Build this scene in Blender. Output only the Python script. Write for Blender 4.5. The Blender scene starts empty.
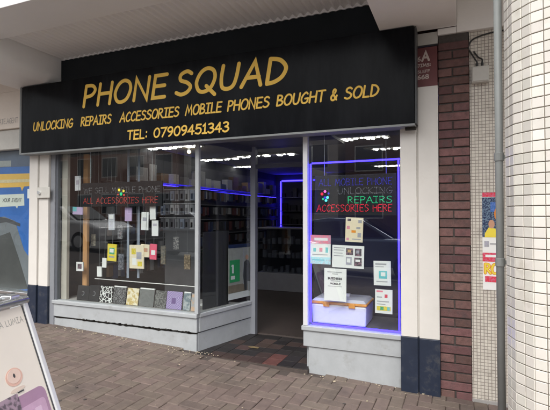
import bpy, bmesh, math, random
from mathutils import Vector, Matrix
random.seed(11)
S = bpy.context.scene
COL = S.collection
R = math.radians

# ------------------------------------------------------------------ camera
# world: x runs along the shop front to the right, y goes into the shop, z up; the shop front is y = 0
CAM = Vector((0.0, -3.9, 1.55)); YAW = R(22.6); PITCH = R(1.25)
FPX, PCX, PCY = 440.0, 275.0, 205.0
cd = bpy.data.cameras.new('camera'); cam = bpy.data.objects.new('camera', cd); COL.objects.link(cam)
cam.location = CAM; cam.rotation_euler = (math.pi/2 + PITCH, 0, YAW)
cd.sensor_width = 36.0; cd.lens = 36.0*FPX/550.0; cd.clip_start = 0.05; cd.clip_end = 2000
S.camera = cam
# ------------------------------------------------------------------ sky, sun, exposure (overcast day)
W = bpy.data.worlds.new('World'); S.world = W; W.use_nodes = True
nt = W.node_tree; nt.nodes.clear()
SUN_EL, SUN_AZ = R(50), R(174)          # azimuth measured from +y towards +x
sky = nt.nodes.new('ShaderNodeTexSky'); sky.sky_type = 'NISHITA'; sky.sun_disc = False
sky.sun_elevation = SUN_EL; sky.sun_rotation = SUN_AZ; sky.dust_density = 4.0; sky.air_density = 1.2
hs = nt.nodes.new('ShaderNodeHueSaturation'); hs.inputs['Saturation'].default_value = 0.16; hs.inputs['Value'].default_value = 1.0
bg = nt.nodes.new('ShaderNodeBackground'); bg.inputs['Strength'].default_value = 0.15
wo = nt.nodes.new('ShaderNodeOutputWorld')
nt.links.new(sky.outputs[0], hs.inputs['Color']); nt.links.new(hs.outputs[0], bg.inputs['Color']); nt.links.new(bg.outputs[0], wo.inputs[0])
sl = bpy.data.lights.new('sun', 'SUN'); sl.energy = 1.2; sl.angle = R(30); sl.color = (1.0, 0.97, 0.92)
so = bpy.data.objects.new('sun', sl); COL.objects.link(so)
sd = Vector((math.cos(SUN_EL)*math.sin(SUN_AZ), math.cos(SUN_EL)*math.cos(SUN_AZ), math.sin(SUN_EL)))
so.rotation_euler = sd.to_track_quat('Z', 'Y').to_euler()
so.location = (0, -8, 12)
S.view_settings.view_transform = 'Standard'; S.view_settings.look = 'None'
S.view_settings.exposure = 0.6; S.view_settings.gamma = 1.0; S.view_settings.use_curve_mapping = False
S.render.engine = 'CYCLES'; S.cycles.use_denoising = True
S.cycles.max_bounces = 10; S.cycles.transparent_max_bounces = 24; S.cycles.sample_clamp_indirect = 6.0

# ------------------------------------------------------------------ pixel -> place helpers
_fh = Vector((-math.sin(YAW), math.cos(YAW), 0)); _r = Vector((math.cos(YAW), math.sin(YAW), 0))
_f = _fh*math.cos(PITCH) + Vector((0, 0, math.sin(PITCH))); _u = -_fh*math.sin(PITCH) + Vector((0, 0, math.cos(PITCH)))
def ray(u, v): return _f + _r*((u-PCX)/FPX) + _u*((PCY-v)/FPX)
def onY(u, v, Y=0.0): d = ray(u, v); return CAM + d*((Y-CAM.y)/d.y)
def onX(u, v, X): d = ray(u, v); return CAM + d*((X-CAM.x)/d.x)
def onZ(u, v, Z): d = ray(u, v); return CAM + d*((Z-CAM.z)/d.z)
def atD(u, v, D): return CAM + ray(u, v)*D
def onP(u, v, P, N): d = ray(u, v); return CAM + d*((P-CAM).dot(N)/d.dot(N))
def proj(p):
    q = Vector(p)-CAM; a = q.dot(_f)
    return (PCX+FPX*q.dot(_r)/a, PCY-FPX*q.dot(_u)/a, a)
def gz(x, y=0.0):                       # the pavement falls gently to the right
    return 0.06 - 0.038*max(-14.0, min(8.0, x))

# ------------------------------------------------------------------ materials
MATS = {}
GAIN = 1.41                             # base colours below were noted for a longer exposure
def gained(c):
    k = min(GAIN, .92/max(c)); return tuple(v*k for v in c)
def mat(name, col, rough=0.6, var=0.12, scale=6.0, bump=0.0, bscale=60.0, metal=0.0, spec=0.5, rnd=0.0, emit=0.0, dirt=None, dscale=3.0, dlo=.5, dhi=.7, coat=0.0, stretch=None):
    if name in MATS: return MATS[name]
    if emit: emit *= GAIN
    else: col = gained(col)
    if dirt: dirt = gained(dirt)
    m = bpy.data.materials.new(name); m.use_nodes = True; t = m.node_tree; N = t.nodes; L = t.links
    b = N['Principled BSDF']; b.inputs['Roughness'].default_value = rough; b.inputs['Metallic'].default_value = metal
    b.inputs['Specular IOR Level'].default_value = spec
    if coat: b.inputs['Coat Weight'].default_value = coat
    c4 = (*col, 1)
    geo = N.new('ShaderNodeNewGeometry'); vec = geo.outputs['Position']
    if stretch:
        mp = N.new('ShaderNodeMapping'); mp.inputs['Scale'].default_value = stretch; L.new(vec, mp.inputs['Vector']); vec = mp.outputs[0]
    out = None
    if var > 0 or rnd > 0:
        n = N.new('ShaderNodeTexNoise'); n.inputs['Scale'].default_value = scale; n.inputs['Detail'].default_value = 6; n.inputs['Roughness'].default_value = .65
        L.new(vec, n.inputs['Vector'])
        mr = N.new('ShaderNodeMapRange'); mr.inputs[1].default_value = .25; mr.inputs[2].default_value = .75; mr.inputs[3].default_value = 1-var; mr.inputs[4].default_value = 1+var
        L.new(n.outputs[0], mr.inputs[0]); val = mr.outputs[0]
        if rnd > 0:
            oi = N.new('ShaderNodeObjectInfo'); m2 = N.new('ShaderNodeMapRange'); m2.inputs[3].default_value = 1-rnd; m2.inputs[4].default_value = 1+rnd
            ad = N.new('ShaderNodeMath'); ad.operation = 'ADD'; L.new(oi.outputs['Random'], ad.inputs[0]); L.new(geo.outputs['Random Per Island'], ad.inputs[1])
            fr_ = N.new('ShaderNodeMath'); fr_.operation = 'FRACT'; L.new(ad.outputs[0], fr_.inputs[0])
            L.new(fr_.outputs[0], m2.inputs[0]); mu = N.new('ShaderNodeMath'); mu.operation = 'MULTIPLY'
            L.new(val, mu.inputs[0]); L.new(m2.outputs[0], mu.inputs[1]); val = mu.outputs[0]
        h = N.new('ShaderNodeHueSaturation'); h.inputs['Color'].default_value = c4; L.new(val, h.inputs['Value'])
        if rnd > 0:
            wn = N.new('ShaderNodeTexWhiteNoise'); wn.noise_dimensions = '1D'; L.new(fr_.outputs[0], wn.inputs['W'])
            m3 = N.new('ShaderNodeMapRange'); m3.inputs[3].default_value = .485; m3.inputs[4].default_value = .515; L.new(wn.outputs[0], m3.inputs[0]); L.new(m3.outputs[0], h.inputs['Hue'])
        out = h.outputs[0]
    if dirt:
        n2 = N.new('ShaderNodeTexNoise'); n2.inputs['Scale'].default_value = dscale; n2.inputs['Detail'].default_value = 8; n2.inputs['Roughness'].default_value = .7; L.new(vec, n2.inputs['Vector'])
        mr2 = N.new('ShaderNodeMapRange'); mr2.inputs[1].default_value = dlo; mr2.inputs[2].default_value = dhi; L.new(n2.outputs[0], mr2.inputs[0])
        mx = N.new('ShaderNodeMix'); mx.data_type = 'RGBA'; L.new(mr2.outputs[0], mx.inputs[0])
        if out is not None: L.new(out, mx.inputs[6])
        else: mx.inputs[6].default_value = c4
        mx.inputs[7].default_value = (*dirt, 1); out = mx.outputs[2]
    if out is not None: L.new(out, b.inputs['Base Color'])
    else: b.inputs['Base Color'].default_value = c4
    if bump > 0:
        nb = N.new('ShaderNodeTexNoise'); nb.inputs['Scale'].default_value = bscale; nb.inputs['Detail'].default_value = 5; L.new(geo.outputs['Position'], nb.inputs['Vector'])
        bp = N.new('ShaderNodeBump'); bp.inputs['Strength'].default_value = bump; bp.inputs['Distance'].default_value = .004; L.new(nb.outputs[0], bp.inputs['Height']); L.new(bp.outputs[0], b.inputs['Normal'])
    if emit > 0:
        b.inputs['Emission Color'].default_value = c4; b.inputs['Emission Strength'].default_value = emit
    MATS[name] = m; return m

def glass_mat(name, tint=(.93, .95, .95), base=.04, rough=.01):
    if name in MATS: return MATS[name]
    m = bpy.data.materials.new(name); m.use_nodes = True; t = m.node_tree; N = t.nodes; L = t.links; N.clear()
    o = N.new('ShaderNodeOutputMaterial'); mx = N.new('ShaderNodeMixShader'); tr = N.new('ShaderNodeBsdfTransparent'); gl = N.new('ShaderNodeBsdfGlossy')
    tr.inputs[0].default_value = (*tint, 1); gl.inputs['Roughness'].default_value = rough; gl.inputs[0].default_value = (1, 1, 1, 1)
    lw = N.new('ShaderNodeLayerWeight'); lw.inputs[0].default_value = .5
    pw = N.new('ShaderNodeMath'); pw.operation = 'POWER'; pw.inputs[1].default_value = 5; L.new(lw.outputs['Facing'], pw.inputs[0])
    ma = N.new('ShaderNodeMath'); ma.operation = 'MULTIPLY_ADD'; ma.inputs[1].default_value = 1-base; ma.inputs[2].default_value = base; L.new(pw.outputs[0], ma.inputs[0])
    L.new(ma.outputs[0], mx.inputs[0]); L.new(tr.outputs[0], mx.inputs[1]); L.new(gl.outputs[0], mx.inputs[2]); L.new(mx.outputs[0], o.inputs[0])
    MATS[name] = m; return m

def pattern_mat(name, kind, c1, c2, scale, rough=.5, thr=.06):
    m = bpy.data.materials.new(name); m.use_nodes = True; t = m.node_tree; N = t.nodes; L = t.links; b = N['Principled BSDF']; b.inputs['Roughness'].default_value = rough
    c1 = gained(c1); c2 = gained(c2); geo = N.new('ShaderNodeNewGeometry'); mx = N.new('ShaderNodeMix'); mx.data_type = 'RGBA'; mx.inputs[6].default_value = (*c1, 1); mx.inputs[7].default_value = (*c2, 1)
    if kind == 'crack':
        v = N.new('ShaderNodeTexVoronoi'); v.feature = 'DISTANCE_TO_EDGE'; v.inputs['Scale'].default_value = scale; L.new(geo.outputs['Position'], v.inputs['Vector'])
        mr = N.new('ShaderNodeMapRange'); mr.inputs[1].default_value = thr; mr.inputs[2].default_value = thr*1.4; mr.inputs[3].default_value = 1; mr.inputs[4].default_value = 0
        L.new(v.outputs['Distance'], mr.inputs[0]); L.new(mr.outputs[0], mx.inputs[0])
    elif kind == 'check':
        c = N.new('ShaderNodeTexChecker'); c.inputs['Scale'].default_value = scale; L.new(geo.outputs['Position'], c.inputs['Vector']); L.new(c.outputs['Fac'], mx.inputs[0])
    else:
        n = N.new('ShaderNodeTexNoise'); n.inputs['Scale'].default_value = scale; n.inputs['Detail'].default_value = 4; L.new(geo.outputs['Position'], n.inputs['Vector'])
        mr = N.new('ShaderNodeMapRange'); mr.inputs[1].default_value = .45; mr.inputs[2].default_value = .58; L.new(n.outputs[0], mr.inputs[0]); L.new(mr.outputs[0], mx.inputs[0])
    L.new(mx.outputs[2], b.inputs['Base Color']); MATS[name] = m; return m

def mosaic_mat(name):
    m = bpy.data.materials.new(name); m.use_nodes = True; t = m.node_tree; N = t.nodes; L = t.links; b = N['Principled BSDF']
    geo = N.new('ShaderNodeNewGeometry'); sx = N.new('ShaderNodeSeparateXYZ'); L.new(geo.outputs['Position'], sx.inputs[0])
    cx = N.new('ShaderNodeCombineXYZ'); L.new(sx.outputs['X'], cx.inputs['X']); L.new(sx.outputs['Z'], cx.inputs['Y'])
    br = N.new('ShaderNodeTexBrick'); br.offset = 0; br.squash = 1; br.inputs['Scale'].default_value = 1
    br.inputs['Brick Width'].default_value = .0262; br.inputs['Row Height'].default_value = .0262; br.inputs['Mortar Size'].default_value = .0024; br.inputs['Mortar Smooth'].default_value = .2
    br.inputs['Color1'].default_value = (.76, .71, .63, 1); br.inputs['Color2'].default_value = (.65, .60, .53, 1); br.inputs['Mortar'].default_value = (.30, .26, .22, 1)
    L.new(cx.outputs[0], br.inputs['Vector'])
    n = N.new('ShaderNodeTexNoise'); n.inputs['Scale'].default_value = 9; n.inputs['Detail'].default_value = 8; n.inputs['Roughness'].default_value = .7; L.new(geo.outputs['Position'], n.inputs['Vector'])
    mr = N.new('ShaderNodeMapRange'); mr.inputs[1].default_value = .56; mr.inputs[2].default_value = .74; mr.inputs[3].default_value = 0; mr.inputs[4].default_value = .6; L.new(n.outputs[0], mr.inputs[0])
    mx = N.new('ShaderNodeMix'); mx.data_type = 'RGBA'; mx.inputs[7].default_value = (.22, .18, .155, 1); L.new(mr.outputs[0], mx.inputs[0]); L.new(br.outputs['Color'], mx.inputs[6])
    L.new(mx.outputs[2], b.inputs['Base Color']); b.inputs['Roughness'].default_value = .35
    bp = N.new('ShaderNodeBump'); bp.inputs['Strength'].default_value = .6; bp.inputs['Distance'].default_value = .002; bp.invert = True
    L.new(br.outputs['Fac'], bp.inputs['Height']); L.new(bp.outputs[0], b.inputs['Normal'])
    return m

# ------------------------------------------------------------------ mesh helpers
class MB:
    def __init__(s): s.v = []; s.f = []
    def add(s, vs, fs):
        o = len(s.v); s.v += [Vector(p) for p in vs]; s.f += [tuple(i+o for i in f) for f in fs]; return s
    def hexa(s, p):                                   # 8 points, bottom ring then top ring
        return s.add(p, [(3,2,1,0), (4,5,6,7), (0,1,5,4), (1,2,6,5), (2,3,7,6), (3,0,4,7)])
    def box(s, x0, x1, y0, y1, z0, z1):
        return s.hexa([(x0,y0,z0),(x1,y0,z0),(x1,y1,z0),(x0,y1,z0),(x0,y0,z1),(x1,y0,z1),(x1,y1,z1),(x0,y1,z1)])
    def sbox(s, x0, x1, y0, y1, z1, dz=-0.03, g=None):   # box whose foot follows the sloping pavement
        a = (g or gz)(x0)+dz; b = (g or gz)(x1)+dz
        return s.hexa([(x0,y0,a),(x1,y0,b),(x1,y1,b),(x0,y1,a),(x0,y0,z1),(x1,y0,z1),(x1,y1,z1),(x0,y1,z1)])
    def wall(s, p, q, z0, z1, th, side=1, z0b=None):   # upright board from p to q; th grows to the left of p->q when side=1
        p = Vector((p[0], p[1], 0)); q = Vector((q[0], q[1], 0)); d = (q-p).normalized(); n = Vector((-d.y, d.x, 0))*th*side
        zb = z0 if z0b is None else z0b; Z = Vector((0, 0, 1))
        pts = [p+Z*z0, q+Z*zb, q+n+Z*zb, p+n+Z*z0, p+Z*z1, q+Z*z1, q+n+Z*z1, p+n+Z*z1]
        return s.hexa(pts)
    def obox(s, c, ax, ay, az):                        # centre + three half-axis vectors
        c = Vector(c); ax = Vector(ax); ay = Vector(ay); az = Vector(az)
        return s.hexa([c-ax-ay-az, c+ax-ay-az, c+ax+ay-az, c-ax+ay-az, c-ax-ay+az, c+ax-ay+az, c+ax+ay+az, c-ax+ay+az])
    def tube(s, pts, r, n=10, caps=True):
        pts = [Vector(p) for p in pts]; o = len(s.v); m = len(pts)
        ref = Vector((.13, .31, .94))
        for i, p in enumerate(pts):
            d = (pts[min(i+1, m-1)]-pts[max(i-1, 0)]).normalized()
            a = d.cross(ref); a = a.normalized() if a.length > 1e-5 else d.orthogonal().normalized(); b = d.cross(a)
            rr = r[i] if isinstance(r, (list, tuple)) else r
            for k in range(n):
                t = 2*math.pi*k/n; s.v.append(p + a*(rr*math.cos(t)) + b*(rr*math.sin(t)))
        for i in range(m-1):
            for k in range(n):
                k2 = (k+1) % n; s.f.append((o+i*n+k, o+i*n+k2, o+(i+1)*n+k2, o+(i+1)*n+k))
        if caps:
            s.f.append(tuple(o+k for k in range(n-1, -1, -1))); s.f.append(tuple(o+(m-1)*n+k for k in range(n)))
        return s
    def prism(s, poly, d):                              # closed polygon (3-D points) pushed along d
        n = len(poly); d = Vector(d); a = [Vector(p) for p in poly]
        return s.add(a + [p+d for p in a], [tuple(range(n-1, -1, -1)), tuple(range(n, 2*n))] + [(i, (i+1) % n, (i+1) % n+n, i+n) for i in range(n)])
    def build(s, name, m, parent=None, bevel=0.0, smooth=False):
        org = Vector(parent['org']) if parent is not None else Vector((0, 0, 0))
        me = bpy.data.meshes.new(name); me.from_pydata([tuple(p-org) for p in s.v], [], s.f)
        bm = bmesh.new(); bm.from_mesh(me); bmesh.ops.recalc_face_normals(bm, faces=bm.faces); bm.to_mesh(me); bm.free()
        if m is not None: me.materials.append(m)
        o = bpy.data.objects.new(name, me); COL.objects.link(o)
        if parent is not None: o.parent = parent; o['org'] = list(org)
        else: o['org'] = [0, 0, 0]
        if bevel: bv = o.modifiers.new('bevel', 'BEVEL'); bv.width = bevel; bv.segments = 2; bv.limit_method = 'ANGLE'
        if smooth:
            for p in me.polygons: p.use_smooth = True
        return o
def tag(o, label=None, cat=None, group=None, kind=None):
    if label: o['label'] = label
    if cat: o['category'] = cat
    if group: o['group'] = group
    if kind: o['kind'] = kind
    return o
def thing(name, loc, label, cat, group=None):
    o = bpy.data.objects.new(name, None); COL.objects.link(o); o.location = loc; o['org'] = list(loc); o.empty_display_size = .1
    return tag(o, label, cat, group)
def solo(name, mb, m, label, cat, group=None, **k):     # a thing that is one mesh, its origin at its middle bottom
    xs = [p.x for p in mb.v]; ys = [p.y for p in mb.v]; zs = [p.z for p in mb.v]
    c = Vector(((min(xs)+max(xs))/2, (min(ys)+max(ys))/2, min(zs)))
    mb.v = [p-c for p in mb.v]; o = mb.build(name, m, None, **k); o.location = c; o['org'] = list(c)
    return tag(o, label, cat, group)
def struct(name, mb, m, **k): return tag(mb.build(name, m, None, **k), kind='structure')

# ------------------------------------------------------------------ stroke lettering (rounded casual capitals)
def spl(pts, n=7):
    P = [pts[0]]+list(pts)+[pts[-1]]; out = []
    for i in range(1, len(P)-2):
        for k in range(n):
            t = k/n; a, b, c, d = P[i-1], P[i], P[i+1], P[i+2]
            out.append(tuple(.5*((2*b[j])+(-a[j]+c[j])*t+(2*a[j]-5*b[j]+4*c[j]-d[j])*t*t+(-a[j]+3*b[j]-3*c[j]+d[j])*t**3) for j in (0, 1)))
    out.append(tuple(pts[-1])); return out
L_, C_ = 'l', 'c'
GL = {
'A': (.70, [(L_, [(0,0),(.38,1),(.70,0)]), (L_, [(.13,.35),(.60,.35)])]),
'B': (.58, [(L_, [(.03,0),(.03,1)]), (C_, [(.03,1),(.36,.96),(.48,.78),(.36,.6),(.05,.53)]), (C_, [(.05,.53),(.42,.47),(.58,.27),(.42,.06),(.03,0)])]),
'C': (.60, [(C_, [(.58,.86),(.42,1),(.18,.83),(.02,.42),(.14,.08),(.38,0),(.60,.14)])]),
'D': (.64, [(L_, [(.03,0),(.03,1)]), (C_, [(.03,1),(.38,.9),(.62,.58),(.54,.24),(.30,.05),(.03,0)])]),
'E': (.56, [(L_, [(.54,1),(.03,1),(.03,0),(.56,0)]), (L_, [(.03,.52),(.50,.52)])]),
'F': (.54, [(L_, [(.54,1),(.03,1),(.03,0)]), (L_, [(.03,.52),(.46,.52)])]),
'G': (.66, [(C_, [(.58,.86),(.40,1),(.15,.78),(.02,.42),(.14,.07),(.38,0),(.60,.12),(.66,.42)]), (L_, [(.68,.44),(.38,.42)])]),
'H': (.64, [(L_, [(.03,0),(.03,1)]), (L_, [(.62,0),(.62,1)]), (L_, [(.03,.52),(.62,.52)])]),
'I': (.50, [(L_, [(.25,0),(.25,1)]), (L_, [(0,1),(.50,1)]), (L_, [(0,0),(.50,0)])]),
'J': (.56, [(L_, [(.1,1),(.56,1)]), (C_, [(.38,1),(.38,.3),(.25,.02),(.05,.1),(0,.28)])]),
'K': (.58, [(L_, [(.03,0),(.03,1)]), (L_, [(.52,.98),(.05,.46),(.58,0)])]),
'L': (.50, [(L_, [(.03,1),(.03,0),(.50,0)])]),
'M': (.80, [(L_, [(0,0),(.14,1),(.40,.30),(.66,1),(.80,0)])]),
'N': (.66, [(L_, [(.03,0),(.03,1),(.62,0),(.62,1)])]),
'O': (.72, [('o', [(.36,1),(.12,.84),(.0,.45),(.12,.1),(.34,0),(.60,.14),(.72,.55),(.62,.88)])]),
'P': (.52, [(L_, [(.03,0),(.03,1)]), (C_, [(.03,1),(.36,.97),(.52,.76),(.38,.52),(.04,.45)])]),
'Q': (.76, [('o', [(.36,1),(.12,.84),(.0,.45),(.12,.1),(.34,0),(.60,.14),(.72,.55),(.62,.88)]), (L_, [(.42,.24),(.80,-.16)])]),
'R': (.60, [(L_, [(.03,0),(.03,1)]), (C_, [(.03,1),(.36,.97),(.50,.78),(.36,.56),(.04,.47)]), (L_, [(.20,.48),(.60,0)])]),
'S': (.60, [(C_, [(.54,.88),(.34,1),(.10,.88),(.12,.64),(.40,.50),(.57,.30),(.46,.08),(.22,0),(0,.10)])]),
'T': (.62, [(L_, [(0,1),(.62,1)]), (L_, [(.31,1),(.31,0)])]),
'U': (.64, [(C_, [(.03,1),(.02,.5),(.10,.1),(.32,0),(.52,.12),(.60,.5),(.62,1)])]),
'V': (.62, [(L_, [(0,1),(.30,0),(.62,1)])]),
'W': (.92, [(L_, [(0,1),(.22,0),(.46,.85),(.70,0),(.92,1)])]),
'X': (.62, [(L_, [(0,0),(.62,1)]), (L_, [(.02,1),(.60,0)])]),
'Y': (.60, [(L_, [(0,1),(.30,.5)]), (L_, [(.60,1),(.18,0)])]),
'Z': (.60, [(L_, [(0,1),(.58,1),(0,0),(.60,0)])]),
'&': (.68, [(C_, [(.66,.02),(.34,.40),(.16,.74),(.26,.98),(.44,.92),(.42,.70),(.22,.54)]), (C_, [(.22,.54),(.02,.30),(.10,.04),(.34,.0),(.56,.18),(.66,.40)])]),
'0': (.60, [('o', [(.30,1),(.08,.82),(.0,.48),(.08,.14),(.28,0),(.50,.14),(.60,.52),(.50,.88)])]),
'1': (.40, [(L_, [(.04,.80),(.22,1),(.22,0)]), (L_, [(.0,0),(.42,0)])]),
'2': (.56, [(C_, [(.04,.80),(.22,1),(.46,.92),(.48,.66),(.24,.28),(.02,0)]), (L_, [(.02,0),(.56,0)])]),
'3': (.54, [(C_, [(.04,.92),(.28,1),(.48,.84),(.40,.60),(.20,.53)]), (C_, [(.20,.53),(.46,.44),(.54,.24),(.38,.03),(.16,0),(.0,.12)])]),
'4': (.60, [(L_, [(.60,.32),(.0,.32),(.42,1)]), (L_, [(.42,1),(.42,0)])]),
'5': (.56, [(L_, [(.52,1),(.10,1),(.05,.55)]), (C_, [(.05,.55),(.30,.64),(.52,.50),(.54,.22),(.34,.0),(.0,.08)])]),
'6': (.56, [('o', [(.02,.28),(.12,.05),(.30,0),(.52,.14),(.52,.38),(.32,.50),(.10,.42)]), (C_, [(.44,1),(.16,.72),(.03,.36)])]),
'7': (.58, [(L_, [(0,1),(.58,1),(.18,0)])]),
'8': (.56, [('o', [(.28,.54),(.06,.70),(.10,.94),(.30,1),(.48,.92),(.48,.70)]), ('o', [(.28,.54),(.04,.36),(.04,.10),(.28,0),(.52,.10),(.52,.36)])]),
'9': (.56, [('o', [(.50,.62),(.28,.48),(.06,.58),(.04,.84),(.24,1),(.46,.92)]), (C_, [(.52,.72),(.50,.45),(.36,.16),(.16,0)])]),
':': (.20, [(L_, [(.10,.66),(.10,.72)]), (L_, [(.10,.14),(.10,.20)])]),
'.': (.16, [(L_, [(.08,.0),(.08,.05)])]),
"'": (.12, [(L_, [(.06,1),(.05,.8)])]),
}
def ribbon(mb, pts, w, fr, off):
    """flat strip along 2-D points with round ends, mapped through fr(a,b,off)"""
    n = len(pts); P = [Vector((p[0], p[1])) for p in pts]; Lf = []; Rt = []
    for i in range(n):
        d0 = (P[i]-P[i-1]) if i > 0 else (P[1]-P[0]); d1 = (P[i+1]-P[i]) if i < n-1 else (P[-1]-P[-2])
        d0 = d0.normalized(); d1 = d1.normalized(); d = (d0+d1)
        if d.length < .3: d = d1
        d.normalize(); nn = Vector((-d.y, d.x)); c = max(.45, nn.dot(Vector((-d1.y, d1.x))))
        Lf.append(P[i]+nn*(w/2/c)); Rt.append(P[i]-nn*(w/2/c))
    def cap(p, d):
        a = math.atan2(d.y, d.x); return [p+Vector((math.cos(a+t), math.sin(a+t)))*(w/2) for t in (math.pi/3, math.pi/6, 0, -math.pi/6, -math.pi/3)]
    d0 = (P[0]-P[1]).normalized(); d1 = (P[-1]-P[-2]).normalized()
    vs = Lf+Rt; fs = [(i, i+1, n+i+1, n+i) for i in range(n-1)]
    e = cap(P[-1], d1); o = len(vs); vs = vs+e; fs.append((n-1, o, o+1, o+2, o+3, o+4, 2*n-1))
    e = cap(P[0], d0); o = len(vs); vs = vs+e; fs.append((n, o, o+1, o+2, o+3, o+4, 0))
    mb.add([fr(p.x, p.y, off) for p in vs], fs)
def glyph(mb, ch, a0, b0, h, wx, stroke, fr, slant=0.0, k=0):
    for q, (kd, pts) in enumerate(GL[ch][1]):
        if kd == 'o':
            n_ = len(pts); w3 = [pts[(i-1) % n_] for i in range(n_+3)]; pp = []
            for i in range(n_):
                A, B, Cc, D = w3[i], w3[i+1], w3[i+2], pts[(i+2) % n_]
                for kk in range(6):
                    t = kk/6; pp.append(tuple(.5*((2*B[j])+(-A[j]+Cc[j])*t+(2*A[j]-5*B[j]+4*Cc[j]-D[j])*t*t+(-A[j]+3*B[j]-3*Cc[j]+D[j])*t**3) for j in (0, 1)))
            P2 = [Vector((a0+(x*wx + y*slant)*h, b0+y*h)) for x, y in pp]; m_ = len(P2); vs = []
            for i in range(m_):
                d = (P2[(i+1) % m_]-P2[i-1]).normalized(); nn = Vector((-d.y, d.x))*(stroke/2); vs += [P2[i]+nn, P2[i]-nn]
            mb.add([fr(p.x, p.y, (q+k)*.0003) for p in vs], [(2*i, 2*((i+1) % m_), 2*((i+1) % m_)+1, 2*i+1) for i in range(m_)]); continue
        pp = spl(pts) if kd == C_ else pts
        ribbon(mb, [(a0+(x*wx + y*slant)*h, b0+y*h) for x, y in pp], stroke, fr, (q+k)*.0003)
def text(s, a0, a1, b0, h, stroke, fr, slant=0.0, gap=.17):
    """returns [(char, MB)] laid out between a0 and a1 on baseline b0"""
    tw = sum(.35 if c == ' ' else GL[c][0] for c in s) + gap*(len(s)-1)
    wx = ((a1-a0)/h - slant*.9)/tw; x = 0; out = []
    for c in s:
        if c == ' ': x += .35+gap; continue
        m = MB(); glyph(m, c, a0+x*wx*h, b0, h, wx, stroke, fr, slant); out.append((c, m)); x += GL[c][0]+gap
    return out
def merged(lst):
    m = MB()
    for _, q in lst: m.add(q.v, q.f)
    return m
def dotted(s, a0, a1, b0, h, r, fr, gap=.17, step=.0105):
    tw = sum(.35 if c == ' ' else GL[c][0] for c in s) + gap*(len(s)-1); wx = ((a1-a0)/h)/tw; x = 0; m = MB()
    for c in s:
        if c == ' ': x += .35+gap; continue
        for kd, pts in GL[c][1]:
            pp = spl(list(pts)+[pts[0]]) if kd == 'o' else spl(pts) if kd == C_ else pts
            P2 = [Vector((a0+(x+p[0])*wx*h, b0+p[1]*h)) for p in pp]; acc = 0
            for i in range(len(P2)-1):
                L = (P2[i+1]-P2[i]).length; t = acc
                while t < L:
                    q = P2[i].lerp(P2[i+1], t/L); rr = r*random.uniform(.8, 1.15)
                    m.add([fr(q.x+rr*math.cos(k*1.2566), q.y+rr*math.sin(k*1.2566), random.random()*.004) for k in range(5)], [(0, 1, 2, 3, 4)]); t += step
                acc = t-L
        x += GL[c][0]+gap
    return m
def frY(Y): return lambda a, b, o: (a, Y-o, b)

# palette
PAVER = mat('paver_clay', (.110, .084, .071), .85, .2, 14, .5, 120, rnd=.13, dirt=(.045, .037, .035), dscale=2.2, dlo=.52, dhi=.78)
SAND = mat('joint_sand', (.055, .043, .038), .95, .25, 30)
GREYP = mat('grey_gloss_paint', (.285, .30, .31), .42, .08, 9, .15, 40, dirt=(.15, .14, .125), dscale=6, dlo=.56, dhi=1.0)
GREYD = mat('dark_grey_frame', (.08, .086, .10), .4, .08, 9)
GREYM = mat('mid_grey_frame', (.17, .178, .195), .4, .08, 9)
WHITEP = mat('white_gloss_paint', (.50, .48, .45), .4, .05, 5, .08, 30, dirt=(.42, .39, .35), dscale=4, dlo=.62, dhi=.9)
NAVY = mat('navy_gloss_paint', (.014, .02, .036), .38, .2, 9, .1, 40, dirt=(.06, .06, .06), dscale=9, dlo=.54, dhi=.78)
ROT = mat('rotten_timber', (.02, .017, .014), .95, .4, 40, .8, 90)
BLACKS = mat('black_fascia_acrylic', (.004, .0046, .006), .22, .25, 3, spec=.09, dirt=(.012, .013, .015), dscale=1.5, dlo=.45, dhi=.85, stretch=(3, 1, .6))
BLACKP = mat('black_upper_panel', (.009, .012, .015), .5, .25, 3, spec=.2)
TRIM = mat('fascia_trim', (.17, .18, .18), .4, .1, 8)
GOLD = mat('gold_vinyl', (.92, .60, .125), .6, .05, 10, spec=.15)
SOFFIT = mat('soffit_metal', (.90, .895, .885), .5, .03, 2, dirt=(.84, .83, .81), dscale=2.0, dlo=.5, dhi=.8)
BEAMM = mat('beam_render', (.84, .82, .79), .75, .04, 3, .2, 60, dirt=(.72, .69, .65), dscale=3, dlo=.55, dhi=.8)
BRICK = mat('dark_red_brick', (.108, .055, .051), .8, .28, 25, .6, 110, rnd=.30, dirt=(.055, .04, .04), dscale=12, dlo=.5, dhi=.75)
BRICKO = mat('orange_brick', (.30, .10, .05), .8, .2, 25, .6, 110)
MORTAR = mat('mortar', (.06, .052, .048), .95, .3, 40, .5, 90)
TILEC = mat('column_tile', (.57, .545, .495), .3, .05, 12, rnd=.09, dirt=(.38, .34, .28), dscale=7, dlo=.55, dhi=.85)
GROUT = mat('grout', (.16, .14, .115), .95, .3, 30)
STEEL = mat('brushed_metal', (.62, .63, .64), .3, .08, 20, metal=1.0)
PIPEM = mat('grey_pipe', (.19, .20, .195), .5, .12, 8)
PLASTG = mat('pale_grey_plastic', (.42, .41, .38), .5, .08, 10)
CABLE = mat('black_cable', (.02, .02, .02), .5, 0)
GLASS = glass_mat('shop_glass', base=.068)
CGLASS = glass_mat('cabinet_glass', (.85, .88, .92), .05)
PAPER = mat('white_paper', (.72, .72, .70), .7, .03, 6)
CREAMP = mat('cream_paper', (.66, .58, .42), .7, .05, 10)
INK = mat('dark_ink', (.05, .05, .055), .7, 0)
INKG = mat('grey_ink', (.30, .30, .31), .7, 0)
PRED = mat('red_print', (.55, .03, .05), .6, .05)
PPINK = mat('pink_print', (.75, .22, .30), .6, .05)
PTEAL = mat('teal_print', (.10, .45, .52), .6, .05)
PGREEN = mat('green_print', (.03, .28, .10), .6, .05)
PYEL = mat('yellow_print', (.75, .60, .06), .6, .05)
PORA = mat('orange_print', (.80, .26, .02), .6, .05)
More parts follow.
